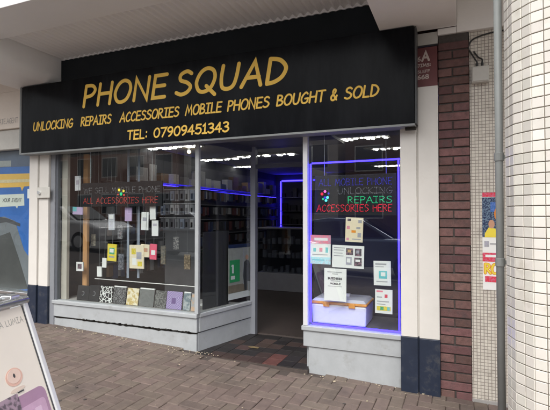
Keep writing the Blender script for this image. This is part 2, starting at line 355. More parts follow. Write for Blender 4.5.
PBLUE = mat('blue_print', (.03, .11, .34), .45, .15, 5)
PNAVY = mat('navy_print', (.012, .022, .07), .5, .3, 20)
PSKIN = mat('skin_tone_print', (.45, .24, .15), .6, .05)
PLILAC = mat('lilac_print', (.42, .32, .50), .6, .05)
BLUELED = mat('blue_led', (.035, .022, 1.0), .5, 0, emit=3.6)
LEDBLK = mat('led_board', (.006, .007, .009), .4, 0)
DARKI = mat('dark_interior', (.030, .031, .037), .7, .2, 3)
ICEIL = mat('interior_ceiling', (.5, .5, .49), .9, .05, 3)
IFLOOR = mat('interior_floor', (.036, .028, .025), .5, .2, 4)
WOOD = mat('pale_wood', (.50, .27, .12), .6, .2, 6, stretch=(8, 8, 1))

# =================================================================== THE SETTING
def strip_sheet(name, y0, y1, xs, dz, m, slope=gz):
    b = MB()
    for i in range(len(xs)-1):
        a, c = xs[i], xs[i+1]
        b.add([(a, y0, slope(a)+dz), (c, y0, slope(c)+dz), (c, y1, slope(c)+dz), (a, y1, slope(a)+dz)], [(0, 1, 2, 3)])
    return struct(name, b, m)
XS = [-600, -14, -10, -7, -5, -3, -1, 1, 3, 5, 8, 600]
ASPH = mat('asphalt', (.115, .113, .11), .9, .2, 20, .4, 200)
KERBM = mat('kerb_concrete', (.26, .25, .24), .9, .15, 10, .4, 90)
SLAB = mat('far_paving', (.33, .31, .29), .9, .15, 6)
strip_sheet('ground', -600, 600, XS, -.30, mat('earth', (.12, .11, .10), .95))
pave = strip_sheet('pavement', -6.0, 0.02, XS, -.016, SAND)
strip_sheet('road', -14.0, -6.15, XS, -.13, ASPH)
strip_sheet('far_pavement', -23.0, -14.15, XS, 0, SLAB)
kb = MB()
for i in range(-10, 9):
    x0, x1 = i*.92, i*.92+.91
    kb.hexa([(x0,-6.15,gz(x0)-.3),(x1,-6.15,gz(x1)-.3),(x1,-6.0,gz(x1)-.3),(x0,-6.0,gz(x0)-.3),(x0,-6.15,gz(x0)),(x1,-6.15,gz(x1)),(x1,-6.0,gz(x1)),(x0,-6.0,gz(x0))])
struct('kerb', kb, KERBM, bevel=.012)
ln = MB()
for i in range(-6, 6):
    ln.add([(i*4, -10.05, gz(i*4)-.126), (i*4+2, -10.05, gz(i*4+2)-.126), (i*4+2, -9.95, gz(i*4+2)-.126), (i*4, -9.95, gz(i*4)-.126)], [(0, 1, 2, 3)])
struct('road_marking', ln, mat('road_paint', (.6, .6, .58), .8))

# clay pavers, herringbone square to the shop front
def paver_mesh(l, w, t=.06, c=.005):
    a, b = l/2, w/2
    v = [(-a,-b,-t),(a,-b,-t),(a,b,-t),(-a,b,-t), (-a,-b,-c),(a,-b,-c),(a,b,-c),(-a,b,-c), (-a+c,-b+c,0),(a-c,-b+c,0),(a-c,b-c,0),(-a+c,b-c,0)]
    f = [(0,1,5,4),(1,2,6,5),(2,3,7,6),(3,0,4,7),(4,5,9,8),(5,6,10,9),(6,7,11,10),(7,4,8,11),(8,9,10,11)]
    return v, f
PV, PF = paver_mesh(.2010, .0990)
pm = bpy.data.meshes.new('paver'); pm.from_pydata(PV, [], PF); pm.materials.append(PAVER)
spots = []
G = .102
for ix in range(-80, 30):
    for iy in range(-48, 2):
        k = (ix-iy) % 4
        if k == 0: c = ((ix+1)*G, (iy+.5)*G, 0)
        elif k == 3: c = ((ix+.5)*G, (iy+1)*G, 1)
        else: continue
        if c[1] > .05 or (-2.62 < c[0] < -1.2 and c[1] > -.10 - .05*c[2]): continue
        spots.append(c)
vis = []; rest = []
for c in spots:
    p = Vector((c[0], c[1], gz(c[0]))); u, v, a = proj(p)
    if a > .3 and -12 < u < 562 and v < 420: vis.append((a, c))
    else: rest.append(c)
vis.sort(key=lambda q: q[0])
near = [c for _, c in vis[:300]]; rest += [c for _, c in vis[300:]]
slope_m = Matrix.Rotation(math.atan(.038), 4, 'Y')
def paver_matrix(c):
    j = Matrix.Rotation(random.gauss(0, .006), 4, 'X') @ Matrix.Rotation(random.gauss(0, .005), 4, 'Y')
    return Matrix.Translation((c[0]+random.gauss(0,.0009), c[1]+random.gauss(0,.0009), gz(c[0])+random.gauss(0, .0010))) @ slope_m @ Matrix.Rotation(math.pi/2*c[2]+random.gauss(0, .006), 4, 'Z') @ j
for c in near:
    o = bpy.data.objects.new('paver', pm); COL.objects.link(o); o.parent = pave; o.matrix_local = paver_matrix(c)
b = MB()
for c in rest:
    mm = paver_matrix(c); b.add([mm @ Vector(p) for p in PV], PF)
far_pv = b.build('paver_field', PAVER, pave); far_pv['kind'] = 'stuff'
# soldier course of square setts against the shop front
SETT = mat('grey_sett', (.125, .105, .095), .9, .25, 16, .5, 120, rnd=.25, dirt=(.05, .045, .04), dscale=5, dlo=.5, dhi=.75)

# quarry tiles on the floor of the entrance recess
QB = mat('black_quarry_tile', (.013, .011, .011), .55, .3, 20, .3, 80, rnd=.3)
QR = mat('red_quarry_tile', (.075, .031, .025), .6, .25, 20, .3, 80, rnd=.15)
QBR = mat('brown_quarry_tile', (.036, .022, .019), .6, .3, 20, .3, 80, rnd=.25)
FZ = gz(-1.9)+.004
rb = MB(); rb.box(-2.52, -1.28, -.055, .95, FZ-.06, FZ-.008)
recess = struct('entrance_floor', rb, SAND)
for i in range(8):
    for j in range(6):
        x = -2.50+i*.1525; y = -.045+j*.1525
        m = QB if random.random() < .62 else QBR
        if (i, j) in ((5, 0), (5, 1)): m = QR
        if (i, j) in ((4, 0), (4, 1), (3, 0)): m = QBR
        t = MB(); dz = random.gauss(0, .0012); t.box(x, x+.149, y, y+.149, FZ-.02, FZ+dz)
        t.build('floor_tile', m, recess, bevel=.002)
# worn yellowish patch and litter
wp = MB()
for c, rx, ry in (((-2.02, .36), .06, .028),):
    pts = [(c[0]+rx*math.cos(t)*random.uniform(.75, 1.2), c[1]+ry*math.sin(t)*random.uniform(.75, 1.2), FZ+.0045) for t in [k*math.pi/9 for k in range(18)]]
    wp.prism(pts, (0, 0, .002))
solo('trodden_leaf', wp, mat('dry_leaf', (.13, .095, .045), .8, .5, 60), 'flat dry yellowish leaf trodden on the entrance floor tiles', 'leaf')

LITM = mat('litter_pale', (.34, .29, .21), .8, .4, 40)
lt = MB()
for k in range(165):
    if k < 70:
        x = random.uniform(-4.4, -2.4); y = -abs(random.gauss(.03, .05))-.03
    elif k < 105:
        x = random.gauss(-2.4, .16); y = -abs(random.gauss(.05, .06))-.02
    elif k < 130:
        x = random.uniform(-1.3, -.2); y = -abs(random.gauss(.03, .05))-.03
    else:
        x = random.uniform(-4.6, .3); y = random.uniform(-2.6, -.1)
    r = abs(random.gauss(.003, .004))+.0025; z = gz(x)+.003; a0 = random.random()*6
    n = random.choice((4, 5, 6))
    lt.prism([(x+r*random.uniform(.5, 1.3)*math.cos(a0+t*6.283/n), y+r*random.uniform(.5, 1.3)*math.sin(a0+t*6.283/n), z) for t in range(n)], (random.uniform(-.002, .002), 0, .003))
tag(lt.build('litter', LITM), 'small pale scraps and leaf bits scattered over the paving', 'litter', kind='stuff')

gm = MB()
for k in range(40):
    x = random.uniform(-4.6, .4); y = random.uniform(-2.7, -.12); r = random.uniform(.006, .017); z = gz(x)+.0026
    gm.prism([(x+r*random.uniform(.75, 1.2)*math.cos(q*.785), y+r*random.uniform(.75, 1.2)*math.sin(q*.785), z) for q in range(8)], (0, 0, .0012))
tag(gm.build('chewing_gum', mat('old_gum', (.048, .041, .038), .9, .3, 60)), 'dark flattened gum spots trodden into the paving', 'gum', kind='stuff')
# =================================================================== PHONE SHOP FRONT
XL, XC, XR0, XR = -4.57, -2.49, -1.335, -.45
SILL = .527; HEAD = 2.33; BD = .84
B1 = (XC+.239/.971*BD*1.0, BD); B2 = (XR0-.239/.971*BD, BD)
shop = thing('phone_shop', (-2.5, 0, gz(-2.5)), 'grey painted shopfront with two display windows around a recessed doorway', 'shopfront')
def P(name, mb, m, parent=shop, **k): return mb.build(name, m, parent, **k)
def nail(*a): return MB().box(*a)
# pilasters: two boards with a groove between, navy foot
for (a, c, d, ztop1, ztop2, foot) in ((-4.88, -4.735, -4.575, 2.40, 2.40, .447), (-.45, -.312, -.147, 2.40, 2.62, .455)):
    b = MB(); b.box(a, c-.006, -.062, .04, gz(a)+foot, ztop1); b.box(c+.006, d, -.045, .04, gz(d)+foot+.004, ztop2); b.box(c-.012, c+.012, -.028, .03, gz(c)+foot+.004, min(ztop1, ztop2))
    pil = P('pilaster', b, WHITEP, bevel=.004)
    b = MB(); b.sbox(a-.003, c-.005, -.068, .036, gz(a)+foot-.001); b.sbox(c+.005, d+.003, -.051, .036, gz(d)+foot+.003); b.sbox(c-.012, c+.012, -.032, .028, gz(c)+foot+.003)
    f_ = b.build('plinth', NAVY, pil, bevel=.004); f_['label'] = 'navy painted foot of the white pilaster'
# left window: posts, sill, riser boards
b = nail(XL+.005, XL+.075, -.02, .05, gz(XL)-.02, 2.40); P('window_post', b, GREYM, bevel=.003)
b = nail(XL+.075, XL+.105, -.005, .05, SILL, 2.40); P('window_post', b, GREYD, bevel=.003)
b = nail(XC-.022, XC+.022, -.022, .022, SILL+.001, 2.40); P('window_post', b, GREYP, bevel=.005)
b = nail(XL+.105, XC-.023, .0, .04, 2.30, 2.40); P('window_head', b, GREYD)
b = nail(XL+.055, XC+.012, -.035, .06, SILL-.042, SILL); P('sill', b, GREYP, bevel=.006)
b = nail(XL+.058, XC+.004, -.018, .04, .335, SILL-.043); P('riser_board', b, GREYP, bevel=.004)
def ragged(x0, x1, y, z1, amp, n, m, th=.03):
    b = MB(); xs = [x0+(x1-x0)*i/n for i in range(n+1)]; zs = [z1-abs(random.gauss(0, amp)) for _ in xs]
    for i in range(n):
        a, c = xs[i], xs[i+1]
        b.hexa([(a,y,gz(a)-.03),(c,y,gz(c)-.03),(c,y+th,gz(c)-.03),(a,y+th,gz(a)-.03),(a,y,zs[i]),(c,y,zs[i+1]),(c,y+th,zs[i+1]),(a,y+th,zs[i])])
    return b
P('riser_board', ragged(XL+.058, XC-.004, -.006, .318, .006, 46, GREYP), GREYP)
b = nail(XL+.06, XC-.01, .004, .05, .25, .50); P('rotten_batten', b, ROT)
b = MB()
for q in range(70):      # flaked black patches along the rotten joint
    x = XL+.25+random.random()**.7*1.75; w_ = random.uniform(.01, .06); h_ = random.uniform(.002, .012)
    b.prism([(x, -.0195, .333-h_*.4), (x+w_, -.0195, .333-h_*.2), (x+w_*.8, -.0195, .335+h_), (x+w_*.3, -.0195, .335+h_*.7)], (0, .006, 0))
P('rotten_edge', b, ROT)['kind'] = 'stuff'
# splayed return beside the door
pA, pB = (XC, 0.0), B1
def lerp(p, q, t): return (p[0]+(q[0]-p[0])*t, p[1]+(q[1]-p[1])*t)
rd = Vector((pB[0]-pA[0], pB[1]-pA[1])).normalized(); rn = Vector((rd.y, -rd.x))    # rn points into the doorway
def offp(p, k): return (p[0]+rn.x*k, p[1]+rn.y*k)
b = MB(); b.wall(offp(lerp(pA, pB, .03), .015), offp(pB, .015), SILL-.04, SILL, .06); P('return_sill', b, GREYP, bevel=.005)
b = MB(); b.wall(offp(lerp(pA, pB, .035), .005), offp(pB, .005), .335, SILL-.041, .05); P('return_riser', b, GREYP, bevel=.004)
b = MB(); b.wall(offp(lerp(pA, pB, .02), -.006), offp(pB, -.006), gz(-2.4)-.04, .325, .05); P('return_riser', b, GREYP, bevel=.004)
b = MB(); b.wall(offp(lerp(pA, pB, .04), -.012), offp(pB, -.012), .30, .36, .03); P('rotten_batten', b, ROT)
b = MB(); b.wall(offp(lerp(pA, pB, .04), .01), offp(pB, .01), 2.30, 2.40, .03); P('window_head', b, GREYD)
# door frame
b = nail(pB[0]-.01, pB[0]+.055, BD, BD+.07, FZ-.03, 2.40); P('door_post', b, GREYM, bevel=.004)
b = nail(B2[0]-.055, B2[0]+.01, BD, BD+.07, FZ-.03, 2.40); P('door_post', b, GREYM, bevel=.004)
b = nail(pB[0]+.056, B2[0]-.056, BD+.005, BD+.06, 2.10, 2.145); P('transom', b, GREYD, bevel=.003)
b = nail(pB[0]+.056, B2[0]-.056, BD+.028, BD+.034, 2.146, 2.40); P('transom_pane', b, GLASS)
b = nail(-2.6, -1.2, .06, BD+.2, 2.36, 2.39); P('recess_ceiling', b, GREYD)
# right window
b = nail(XR0, XR0+.045, -.02, .03, SILL+.001, 2.40); P('window_post', b, mat('light_grey_post', (.45, .45, .47), .4, .06, 9), bevel=.004)
b = nail(XR0-.012, XR-.001, -.035, .06, SILL-.042, SILL); P('sill', b, GREYP, bevel=.006)
b = nail(XR0+.002, XR-.001, -.018, .04, .338, SILL-.043); P('riser_board', b, GREYP, bevel=.004)
b = MB(); b.sbox(XR0+.05, XR-.001, -.004, .04, .334); P('riser_board', b, GREYP)
b = nail(XR0+.046, XR, .0, .04, 2.30, 2.40); P('window_head', b, GREYD)
qA = (XR0, .0); qB = B2
qd = Vector((qB[0]-qA[0], qB[1]-qA[1])).normalized(); qn = Vector((-qd.y, qd.x))
b = MB(); b.wall((qA[0]+.02, .04), qB, gz(-1.5)-.04, SILL-.045, .04, -1); P('return_riser', b, GREYP)
b = MB(); b.wall((qA[0]+.02, .065), qB, SILL-.04, SILL, .05, -1); P('return_sill', b, GREYP)
# glass
b = nail(XL+.106, XC-.022, .012, .018, SILL+.002, 2.30); P('window_pane', b, GLASS)
b = MB(); b.wall(offp(lerp(pA, pB, .05), -.01), offp(pB, -.01), SILL+.002, 2.30, .006); P('window_pane', b, GLASS)
b = nail(XR0+.046, XR-.002, .008, .014, SILL+.002, 2.30); P('window_pane', b, GLASS)
b = MB(); b.wall((qA[0]+.04, .07), qB, SILL+.002, 2.30, .006, -1); P('window_pane', b, GLASS)
# open door leaf, folded back inside
dr = nail(B2[0]-.06, B2[0]-.02, BD+.085, BD+.13, FZ+.008, 2.09); dr.box(B2[0]-.06, B2[0]-.02, BD+.70, BD+.76, FZ+.008, 2.09); dr.box(B2[0]-.06, B2[0]-.02, BD+.131, BD+.699, FZ+.008, FZ+.22); dr.box(B2[0]-.06, B2[0]-.02, BD+.131, BD+.699, 2.0, 2.09)
door = P('door', dr, GREYM, bevel=.003)
nail(B2[0]-.043, B2[0]-.037, BD+.132, BD+.698, FZ+.222, 1.998).build('door_pane', GLASS, door)
MB().tube([(B2[0]-.065, BD+.72, 1.0), (B2[0]-.10, BD+.72, 1.0), (B2[0]-.10, BD+.72, 1.3), (B2[0]-.065, BD+.72, 1.3)], .01).build('handle', STEEL, door)
# padlock hasp on the left pilaster
h0 = onY(37, 198, -.07); h1 = onY(50, 187, -.07)
hp = thing('padlock_hasp', ((h0.x+h1.x)/2, -.066, h0.z), 'small grey metal hasp plate on the white pilaster left of the window', 'hasp')
nail(h0.x, h1.x, -.076, -.0685, h0.z, h1.z).build('plate', PLASTG, hp, bevel=.003)
cx_, cz_ = (h0.x*.75+h1.x*.25), (h0.z+h1.z)/2
MB().tube([(cx_, -.076, cz_), (cx_, -.10, cz_)], .022, 14).build('lock', STEEL, hp, bevel=.003)
# upper wall panel over the fascia, behind the sign
b = nail(-4.41, -.6, -.02, .10, 3.0, 3.405); P('upper_panel', b, BLACKP)
b = nail(-.335, -.147, .0, .05, 2.985, 3.085); P('corner_panel', b, PLASTG)

# =================================================================== FASCIA SIGN
FX0, FX1, FZ0, FZ1, FY = -4.90, -.322, 2.272, 3.092, -.18
sign = thing('fascia_sign', (-2.6, FY, FZ0), 'long black fascia sign with gold PHONE SQUAD lettering above the shop windows', 'shop sign')
nail(FX0+.03, FX1, FY, -.025, FZ0+.022, FZ1).build('board', BLACKS, sign, bevel=.003)
nail(FX0+.005, FX1+.004, FY-.006, -.03, FZ0, FZ0+.020).build('bottom_trim', TRIM, sign, bevel=.003)
nail(FX0, FX0+.028, FY-.008, -.025, FZ0+.001, FZ1+.002).build('side_trim', TRIM, sign, bevel=.003)
nail(FX1+.001, FX1+.018, FY+.02, -.03, FZ0+.021, FZ1).build('side_trim', mat('dark_trim', (.05, .052, .055), .4), sign, bevel=.003)
nail(-.40, -.315, -.14, -.10, FZ0-.022, FZ0-.001).build('catch', ROT, sign)
fr = frY(FY-.0012)
def wx(u0, u1, v): return onY(u0, v, FY).x, onY(u1, v, FY).x
a0, a1 = wx(82.5, 168.5, 96); c0, c1 = wx(175, 289.5, 78)
for w_, (p0, p1) in (('PHONE', (a0+.012, a1-.015)), ('SQUAD', (c0+.012, c1-.015))):
    for ch, m in text(w_, p0, p1, 2.763, .228, .039, fr, .17, .20): m.build('letter', GOLD, sign)
l2 = [('UNLOCKING', 33, 73.5, 125), ('REPAIRS', 80.5, 112, 121), ('ACCESSORIES', 119.5, 180, 117), ('MOBILE', 185, 222.5, 111), ('PHONES', 227, 270.5, 106), ('BOUGHT', 276, 326, 99), ('&', 330, 338.5, 94), ('SOLD', 344, 380, 92)]
for w_, u0, u1, v in l2:
    p0, p1 = wx(u0, u1, v); merged(text(w_, p0+.006, p1-.006, 2.548, .094, .0165, fr, .15, .17)).build('lettering', GOLD, sign)
for w_, u0, u1, v in (('TEL:', 127, 148, 135), ('07909451343', 153.5, 229.5, 130)):
    p0, p1 = wx(u0, u1, v); merged(text(w_, p0+.006, p1-.006, 2.352, .090, .0175, fr, .08, .17)).build('lettering', GOLD, sign)

# =================================================================== CANOPY over the pavement
canopy = thing('canopy', (-2.5, -.65, 3.4), 'pale canopy with corrugated soffit and cross beams over the pavement', 'canopy')
XC0, XC1 = -16.0, 14.0
b = nail(XC0, XC1, -1.25, .3, 3.46, 3.62); b.build('slab', BEAMM, canopy)
nail(XC0, XC1, -1.262, -.78, 3.385, 3.459).build('edge_beam', SOFFIT, canopy, bevel=.006)
def corrugated(x0, x1, y0, y1, z, pitch=.0762, amp=.017, n=10):
    b = MB(); m = int((x1-x0)/pitch*n); vs = []; fs = []
    for i in range(m+1):
        x = x0+(x1-x0)*i/m; zz = z+amp*math.sin(2*math.pi*x/pitch)
        vs += [(x, y0, zz), (x, y1, zz)]
    fs = [(2*i, 2*i+2, 2*i+3, 2*i+1) for i in range(m)]
    return b.add(vs, fs)
for x0, x1 in ((-4.41, -.60), (-9.0, -5.0), (.0, 4.4), (5.0, 9.4), (-13.4, -9.6)):
    o = corrugated(x0+.002, x1-.002, -.779, .05, 3.424).build('soffit_sheet', SOFFIT, canopy, smooth=True)
cv = [(-4.412, -1.2575, 3.408)] + [(-4.412-.13*(1-math.cos(k*math.pi/24)), -1.2575, 3.235-.13*math.sin(k*math.pi/24)) for k in range(13)] + [(-5.03, -1.2575, 3.105)]
MB().prism(cv+[(-5.03, -1.2575, 3.45), (-4.412, -1.2575, 3.45)], (0, 1.236, 0)).build('coved_soffit', SOFFIT, canopy)
nail(-5.0, -4.412, -.779, .05, 3.452, 3.458).build('soffit_packer', SOFFIT, canopy)
for x0, x1, y0, z in ((-.60, .0, -1.258, 3.098), (-9.6, -9.0, -1.258, 3.098), (4.4, 5.0, -1.258, 3.098), (9.4, 14.0, -1.258, 3.098), (-16.0, -13.4, -1.258, 3.098)):
    nail(x0, x1, y0, -.021, z, 3.455).build('cross_beam', BEAMM, canopy, bevel=.006)
cl_ = MB(); nn_ = 560; zc_ = []
for i in range(nn_+1):
    x = -4.405+(3.80)*i/nn_; zc_.append((x, 3.404+.0042*math.sin(2*math.pi*x/.0762)))
for i in range(nn_):
    (a, za), (c, zc) = zc_[i], zc_[i+1]
    cl_.hexa([(a,-.034,za),(c,-.034,zc),(c,-.0215,zc),(a,-.0215,za),(a,-.034,3.45),(c,-.034,3.45),(c,-.0215,3.45),(a,-.0215,3.45)])
cl_.build('closure_strip', SOFFIT, canopy)
# parade building above the shops
bld = thing('parade_building', (-2.5, .4, 3.4), 'plain brick upper storey above the canopy and shops', 'building')
nail(XC0, XC1, .3, 8.0, 3.0, 6.4).build('upper_wall', mat('upper_brick', (.16, .085, .07), .9, .2, 12, .4, 60), bld)
nail(.0, 8.0, -.018, .3, 3.047, 3.40).build('spandrel', BEAMM, bld, bevel=.004)
nail(-.145, -.002, -.016, .3, 3.047, 3.097).build('spandrel', BEAMM, bld)
nail(-5.0, -4.412, -.012, .3, 2.41, 3.449).build('party_wall', BEAMM, bld)

# =================================================================== BRICK PIER, TILED WALL, COLUMN
pier = thing('brick_pier', (-.03, 0, gz(0)), 'narrow dark red brick pier between the shopfront and the white mosaic wall', 'brick pier')
PX0, PX1, CH = -.143, .090, .0735
nail(PX0+.003, PX1-.003, .006, .30, gz(0)-.05, 3.045).build('mortar_core', MORTAR, pier)
def brick_mesh(w):
    me = bpy.data.meshes.new('brick'); h = CH-.011; b = MB(); b.box(-w/2, w/2, 0, .10, 0, h)
    me.from_pydata([tuple(v) for v in b.v], [], b.f); me.materials.append(BRICK); return me
wF = PX1-PX0; wa = .47*wF-.006; wb = .53*wF-.006
BM = {'f': brick_mesh(wF), 'a': brick_mesh(wa), 'b': brick_mesh(wb)}
BO = brick_mesh(wb); BO.materials.clear(); BO.materials.append(BRICKO)
z = gz(0)-.01; k = 0
while z+CH-.011 < 3.045:
    items = [('f', (PX0+PX1)/2)] if k % 2 else [('a', PX0+wa/2), ('b', PX1-wb/2)]
    for q, x in items:
        u, v, _ = proj((x, 0, z+.03))
        me = BO if (q == 'b' and 270 < v < 279) else BM[q]
        o = bpy.data.objects.new('brick', me); COL.objects.link(o); o.parent = pier
        o.location = Vector((x+random.gauss(0, .0012), -.006+random.gauss(0, .0016), z+random.gauss(0, .0008)))-Vector(pier['org'])
        o.rotation_euler = (0, random.gauss(0, .004), random.gauss(0, .006)); o.scale = (1, 1, random.uniform(.96, 1.02))
        bv = o.modifiers.new('bevel', 'BEVEL'); bv.width = .003; bv.segments = 1
    z += CH; k += 1
MOS = mosaic_mat('mosaic_tile')
tw = MB(); tw.sbox(PX1+.004, 8.0, .016, .30, 3.047, dz=.0); tw2 = solo('mosaic_wall', tw, MOS, 'off-white mosaic tiled wall behind the round column and grey pipe', 'wall')
b = MB(); b.sbox(PX1+.002, 8.0, -.004, .015, gz(0)+.012, dz=-.02)
b.build('skirt', KERBM, tw2)

CX, CY, FW = .48, -1.48, .104; AP = FW/2/math.tan(R(11.25)); RP = .0475
colm = thing('tiled_column', (CX, CY, gz(CX)), 'large round column clad in cream white square tiles at the right edge', 'column')
zb = gz(CX)-.02; cb = MB()
ring = [(CX+(AP-.006)/math.cos(R(11.25))*math.cos(R(14.5-11.25+22.5*i)+math.pi), CY+(AP-.006)/math.cos(R(11.25))*math.sin(R(14.5-11.25+22.5*i)+math.pi), zb) for i in range(16)]
cb.prism(ring, (0, 0, 3.384-zb)); cb.build('grout_core', GROUT, colm)
tme = bpy.data.meshes.new('tile'); tb = MB(); tt = FW/2-.0042
v, f = paver_mesh(tt, RP-.0042, .010, .0016); tme.from_pydata(v, [], f); tme.materials.append(TILEC)
cand = []
for kf in range(16):
    a = R(14.5+22.5*kf); n = Vector((-math.cos(a), -math.sin(a), 0)); t = Vector((math.sin(a), -math.cos(a), 0))
    for e in (-.25, .25):
        for r_ in range(int((3.38-zb)/RP)):
            c = Vector((CX, CY, zb+RP*(r_+.5))) + n*AP + t*(e*FW)
            u, v_, dep = proj(c)
            vis_ = dep > .3 and -5 < u < 556 and -6 < v_ < 416 and n.dot(CAM-c) > 0
            mm = Matrix((( t.x, 0, n.x, c.x), (t.y, 0, n.y, c.y), (0, 1, 0, c.z), (0, 0, 0, 1)))
            cand.append((vis_, dep, mm))
vs_ = sorted([c for c in cand if c[0]], key=lambda q: q[1]); shown = vs_[:300]; other = vs_[300:]+[c for c in cand if not c[0]]
for _, _, mm in shown:
    o = bpy.data.objects.new('tile', tme); COL.objects.link(o); o.parent = colm
    o.matrix_local = Matrix.Translation(-Vector(colm['org'])) @ mm @ Matrix.Rotation(random.gauss(0, .006), 4, 'X') @ Matrix.Rotation(random.gauss(0, .006), 4, 'Y')
b = MB()
for _, _, mm in other: b.add([mm @ Vector(p) for p in [q.co for q in tme.vertices]], [tuple(p.vertices) for p in tme.polygons])
o = b.build('tile_field', TILEC, colm); o['kind'] = 'stuff'
# pipe beside the column
pt = atD(499.6, 200, 2.30); px_, py_ = pt.x, pt.y
pipe = thing('drain_pipe', (px_, py_, gz(px_)), 'slim grey vertical pipe running beside the tiled column', 'pipe')
MB().tube([(px_, py_, gz(px_)-.02), (px_, py_, 3.384)], .0195, 18).build('tube', PIPEM, pipe, smooth=True)
for vv in (157, 262):
    zc = atD(499, vv, 2.30).z; MB().tube([(px_, py_, zc-.022), (px_, py_, zc+.022)], .0235, 18).build('coupling', PIPEM, pipe, bevel=.003)
    MB().box(px_-.008, px_+.11, py_-.005, py_+.005, zc-.01, zc+.01).build('bracket', PIPEM, pipe)

# red sign, junction box, cable, lottery poster
r0 = onY(416, 90, -.03); r1 = onY(437.2, 46, -.03)
rs = thing('door_number_sign', ((r0.x+r1.x)/2, -.02, r0.z), 'dark red box sign with pale lettering tucked behind the fascia end', 'sign')
nail(r0.x-.10, r1.x, -.035, -.001, r0.z, r1.z).build('panel', mat('maroon', (.105, .028, .03), .5, .15, 8), rs, bevel=.004)
PALE = mat('pale_lettering', (.42, .36, .33), .6, .1)
fr2 = frY(-.036)
for s_, u0, u1, vb, vt, st in (('6', 417.4, 420.6, 61.5, 57, .008), ('A', 422, 429, 61, 51.5, .017), ('JIMS:', 417.4, 431, 67.5, 63, .006), ('SLEFF', 417.4, 430, 73.5, 69.5, .004), ('668', 417.4, 428.8, 79.5, 74.5, .008)):
    pa = onY(u0, vb, -.036); pb = onY(u1, vt, -.036)
    merged(text(s_, pa.x+.002, pb.x-.002, pa.z, pb.z-pa.z, st, fr2)).build('lettering', PALE, rs)
j0 = onY(471.5, 84, -.01); j1 = onY(489, 66, -.01)
jb = thing('junction_box', ((j0.x+j1.x)/2, 0, j0.z), 'square pale plastic junction box high on the mosaic wall', 'junction box')
nail(j0.x, j1.x, -.045, .015, j0.z, j1.z).build('body', PLASTG, jb, bevel=.008)
nail(j0.x+.008, j1.x-.008, -.052, -.0455, j0.z+.008, j1.z-.008).build('cover', PLASTG, jb, bevel=.006)
for q in (.32, .62):
    xg = j0.x+(j1.x-j0.x)*q; MB().tube([(xg, -.015, j1.z-.004), (xg, -.015, j1.z+.03)], .011, 10).build('gland', CABLE, jb)
def cable(name, pts, r, lab):
    p = [Vector(q) for q in pts]; out = []
    for i in range(len(p)-1):
        a = p[max(i-1, 0)]; b_ = p[i]; c = p[i+1]; d = p[min(i+2, len(p)-1)]
        for k in range(8):
            t = k/8; out.append(.5*((2*b_)+(-a+c)*t+(2*a-5*b_+4*c-d)*t*t+(-a+3*b_-3*c+d)*t**3))
    out.append(p[-1]); return solo(name, MB().tube(out, r, 8), CABLE, lab, 'cable', smooth=True)
xg = j0.x+(j1.x-j0.x)*.32; xh = j0.x+(j1.x-j0.x)*.62; zt = j1.z+.03
q1 = onY(468.5, 47, -.0); q2 = onY(474, 38.5, -.0); q3 = onY(495, 31.5, -.0); q4 = onY(520, 28, -.0); qm = onY(471, 53, 0)
cable('cable', [(xg, -.015, zt), (xg-.004, -.012, zt+.02), (qm.x, .004, qm.z), (q1.x, .006, q1.z), (q2.x, .006, q2.z), (q3.x, .006, q3.z), (q4.x, .006, q4.z)], .006, 'black cable looping from the box up along the wall top')
cable('cable', [(xh, -.015, zt), (xh, -.01, zt+.03), (xg+.01, .0, zt+.055), (qm.x+.02, .004, qm.z+.01)], .006, 'short black cable bending out of the box to join the looping one')

PRINTN = {}
def printed(m):                                          # a printed patch is never one flat tone
    if m.name in PRINTN: return PRINTN[m.name]
    c = m.node_tree.nodes['Principled BSDF'].inputs['Base Color'].default_value
    for n in m.node_tree.nodes:
        if n.type == 'HUE_SAT': c = n.inputs['Color'].default_value
    base = tuple(v/GAIN for v in tuple(c)[:3]); r = random.Random(m.name)
    other = tuple(min(.8, .68*b+.32*r.uniform(.05, .6)) for b in base)
    PRINTN[m.name] = pattern_mat('printed_'+m.name, 'noise', base, other, r.uniform(60, 110), .6); return PRINTN[m.name]
def sheet(name, label, cat, rect, Y, base, marks=(), rot=0.0, th=.0012, group=None):
    """a flat printed sheet lying in the plane y=Y; marks are (x0,y0,x1,y1,material) in 0..1 from its top left"""
    u0, v0, u1, v1 = rect; um, vm = (u0+u1)/2, (v0+v1)/2
    x0, x1 = onY(u0, vm, Y).x, onY(u1, vm, Y).x; z1, z0 = onY(um, v0, Y).z, onY(um, v1, Y).z
    w, h = x1-x0, z1-z0; c = Vector(((x0+x1)/2, Y, z0))
    t = thing(name, c, label, cat, group); t.rotation_euler = (0, rot, 0)
    MB().box(x0, x1, Y, Y+th, z0, z1).build('sheet', base, t)
    for i, mk in enumerate(marks):
        a, b_, a2, b2, m = mk
        MB().box(x0+a*w, x0+a2*w, Y-.0006-.0002*i, Y-.0001, z1-b2*h, z1-b_*h).build('print', printed(m) if (b2-b_)*h > .02 and (a2-a)*w > .02 and m is not PAPER else m, t)
    return t, (x0, x1, z0, z1)
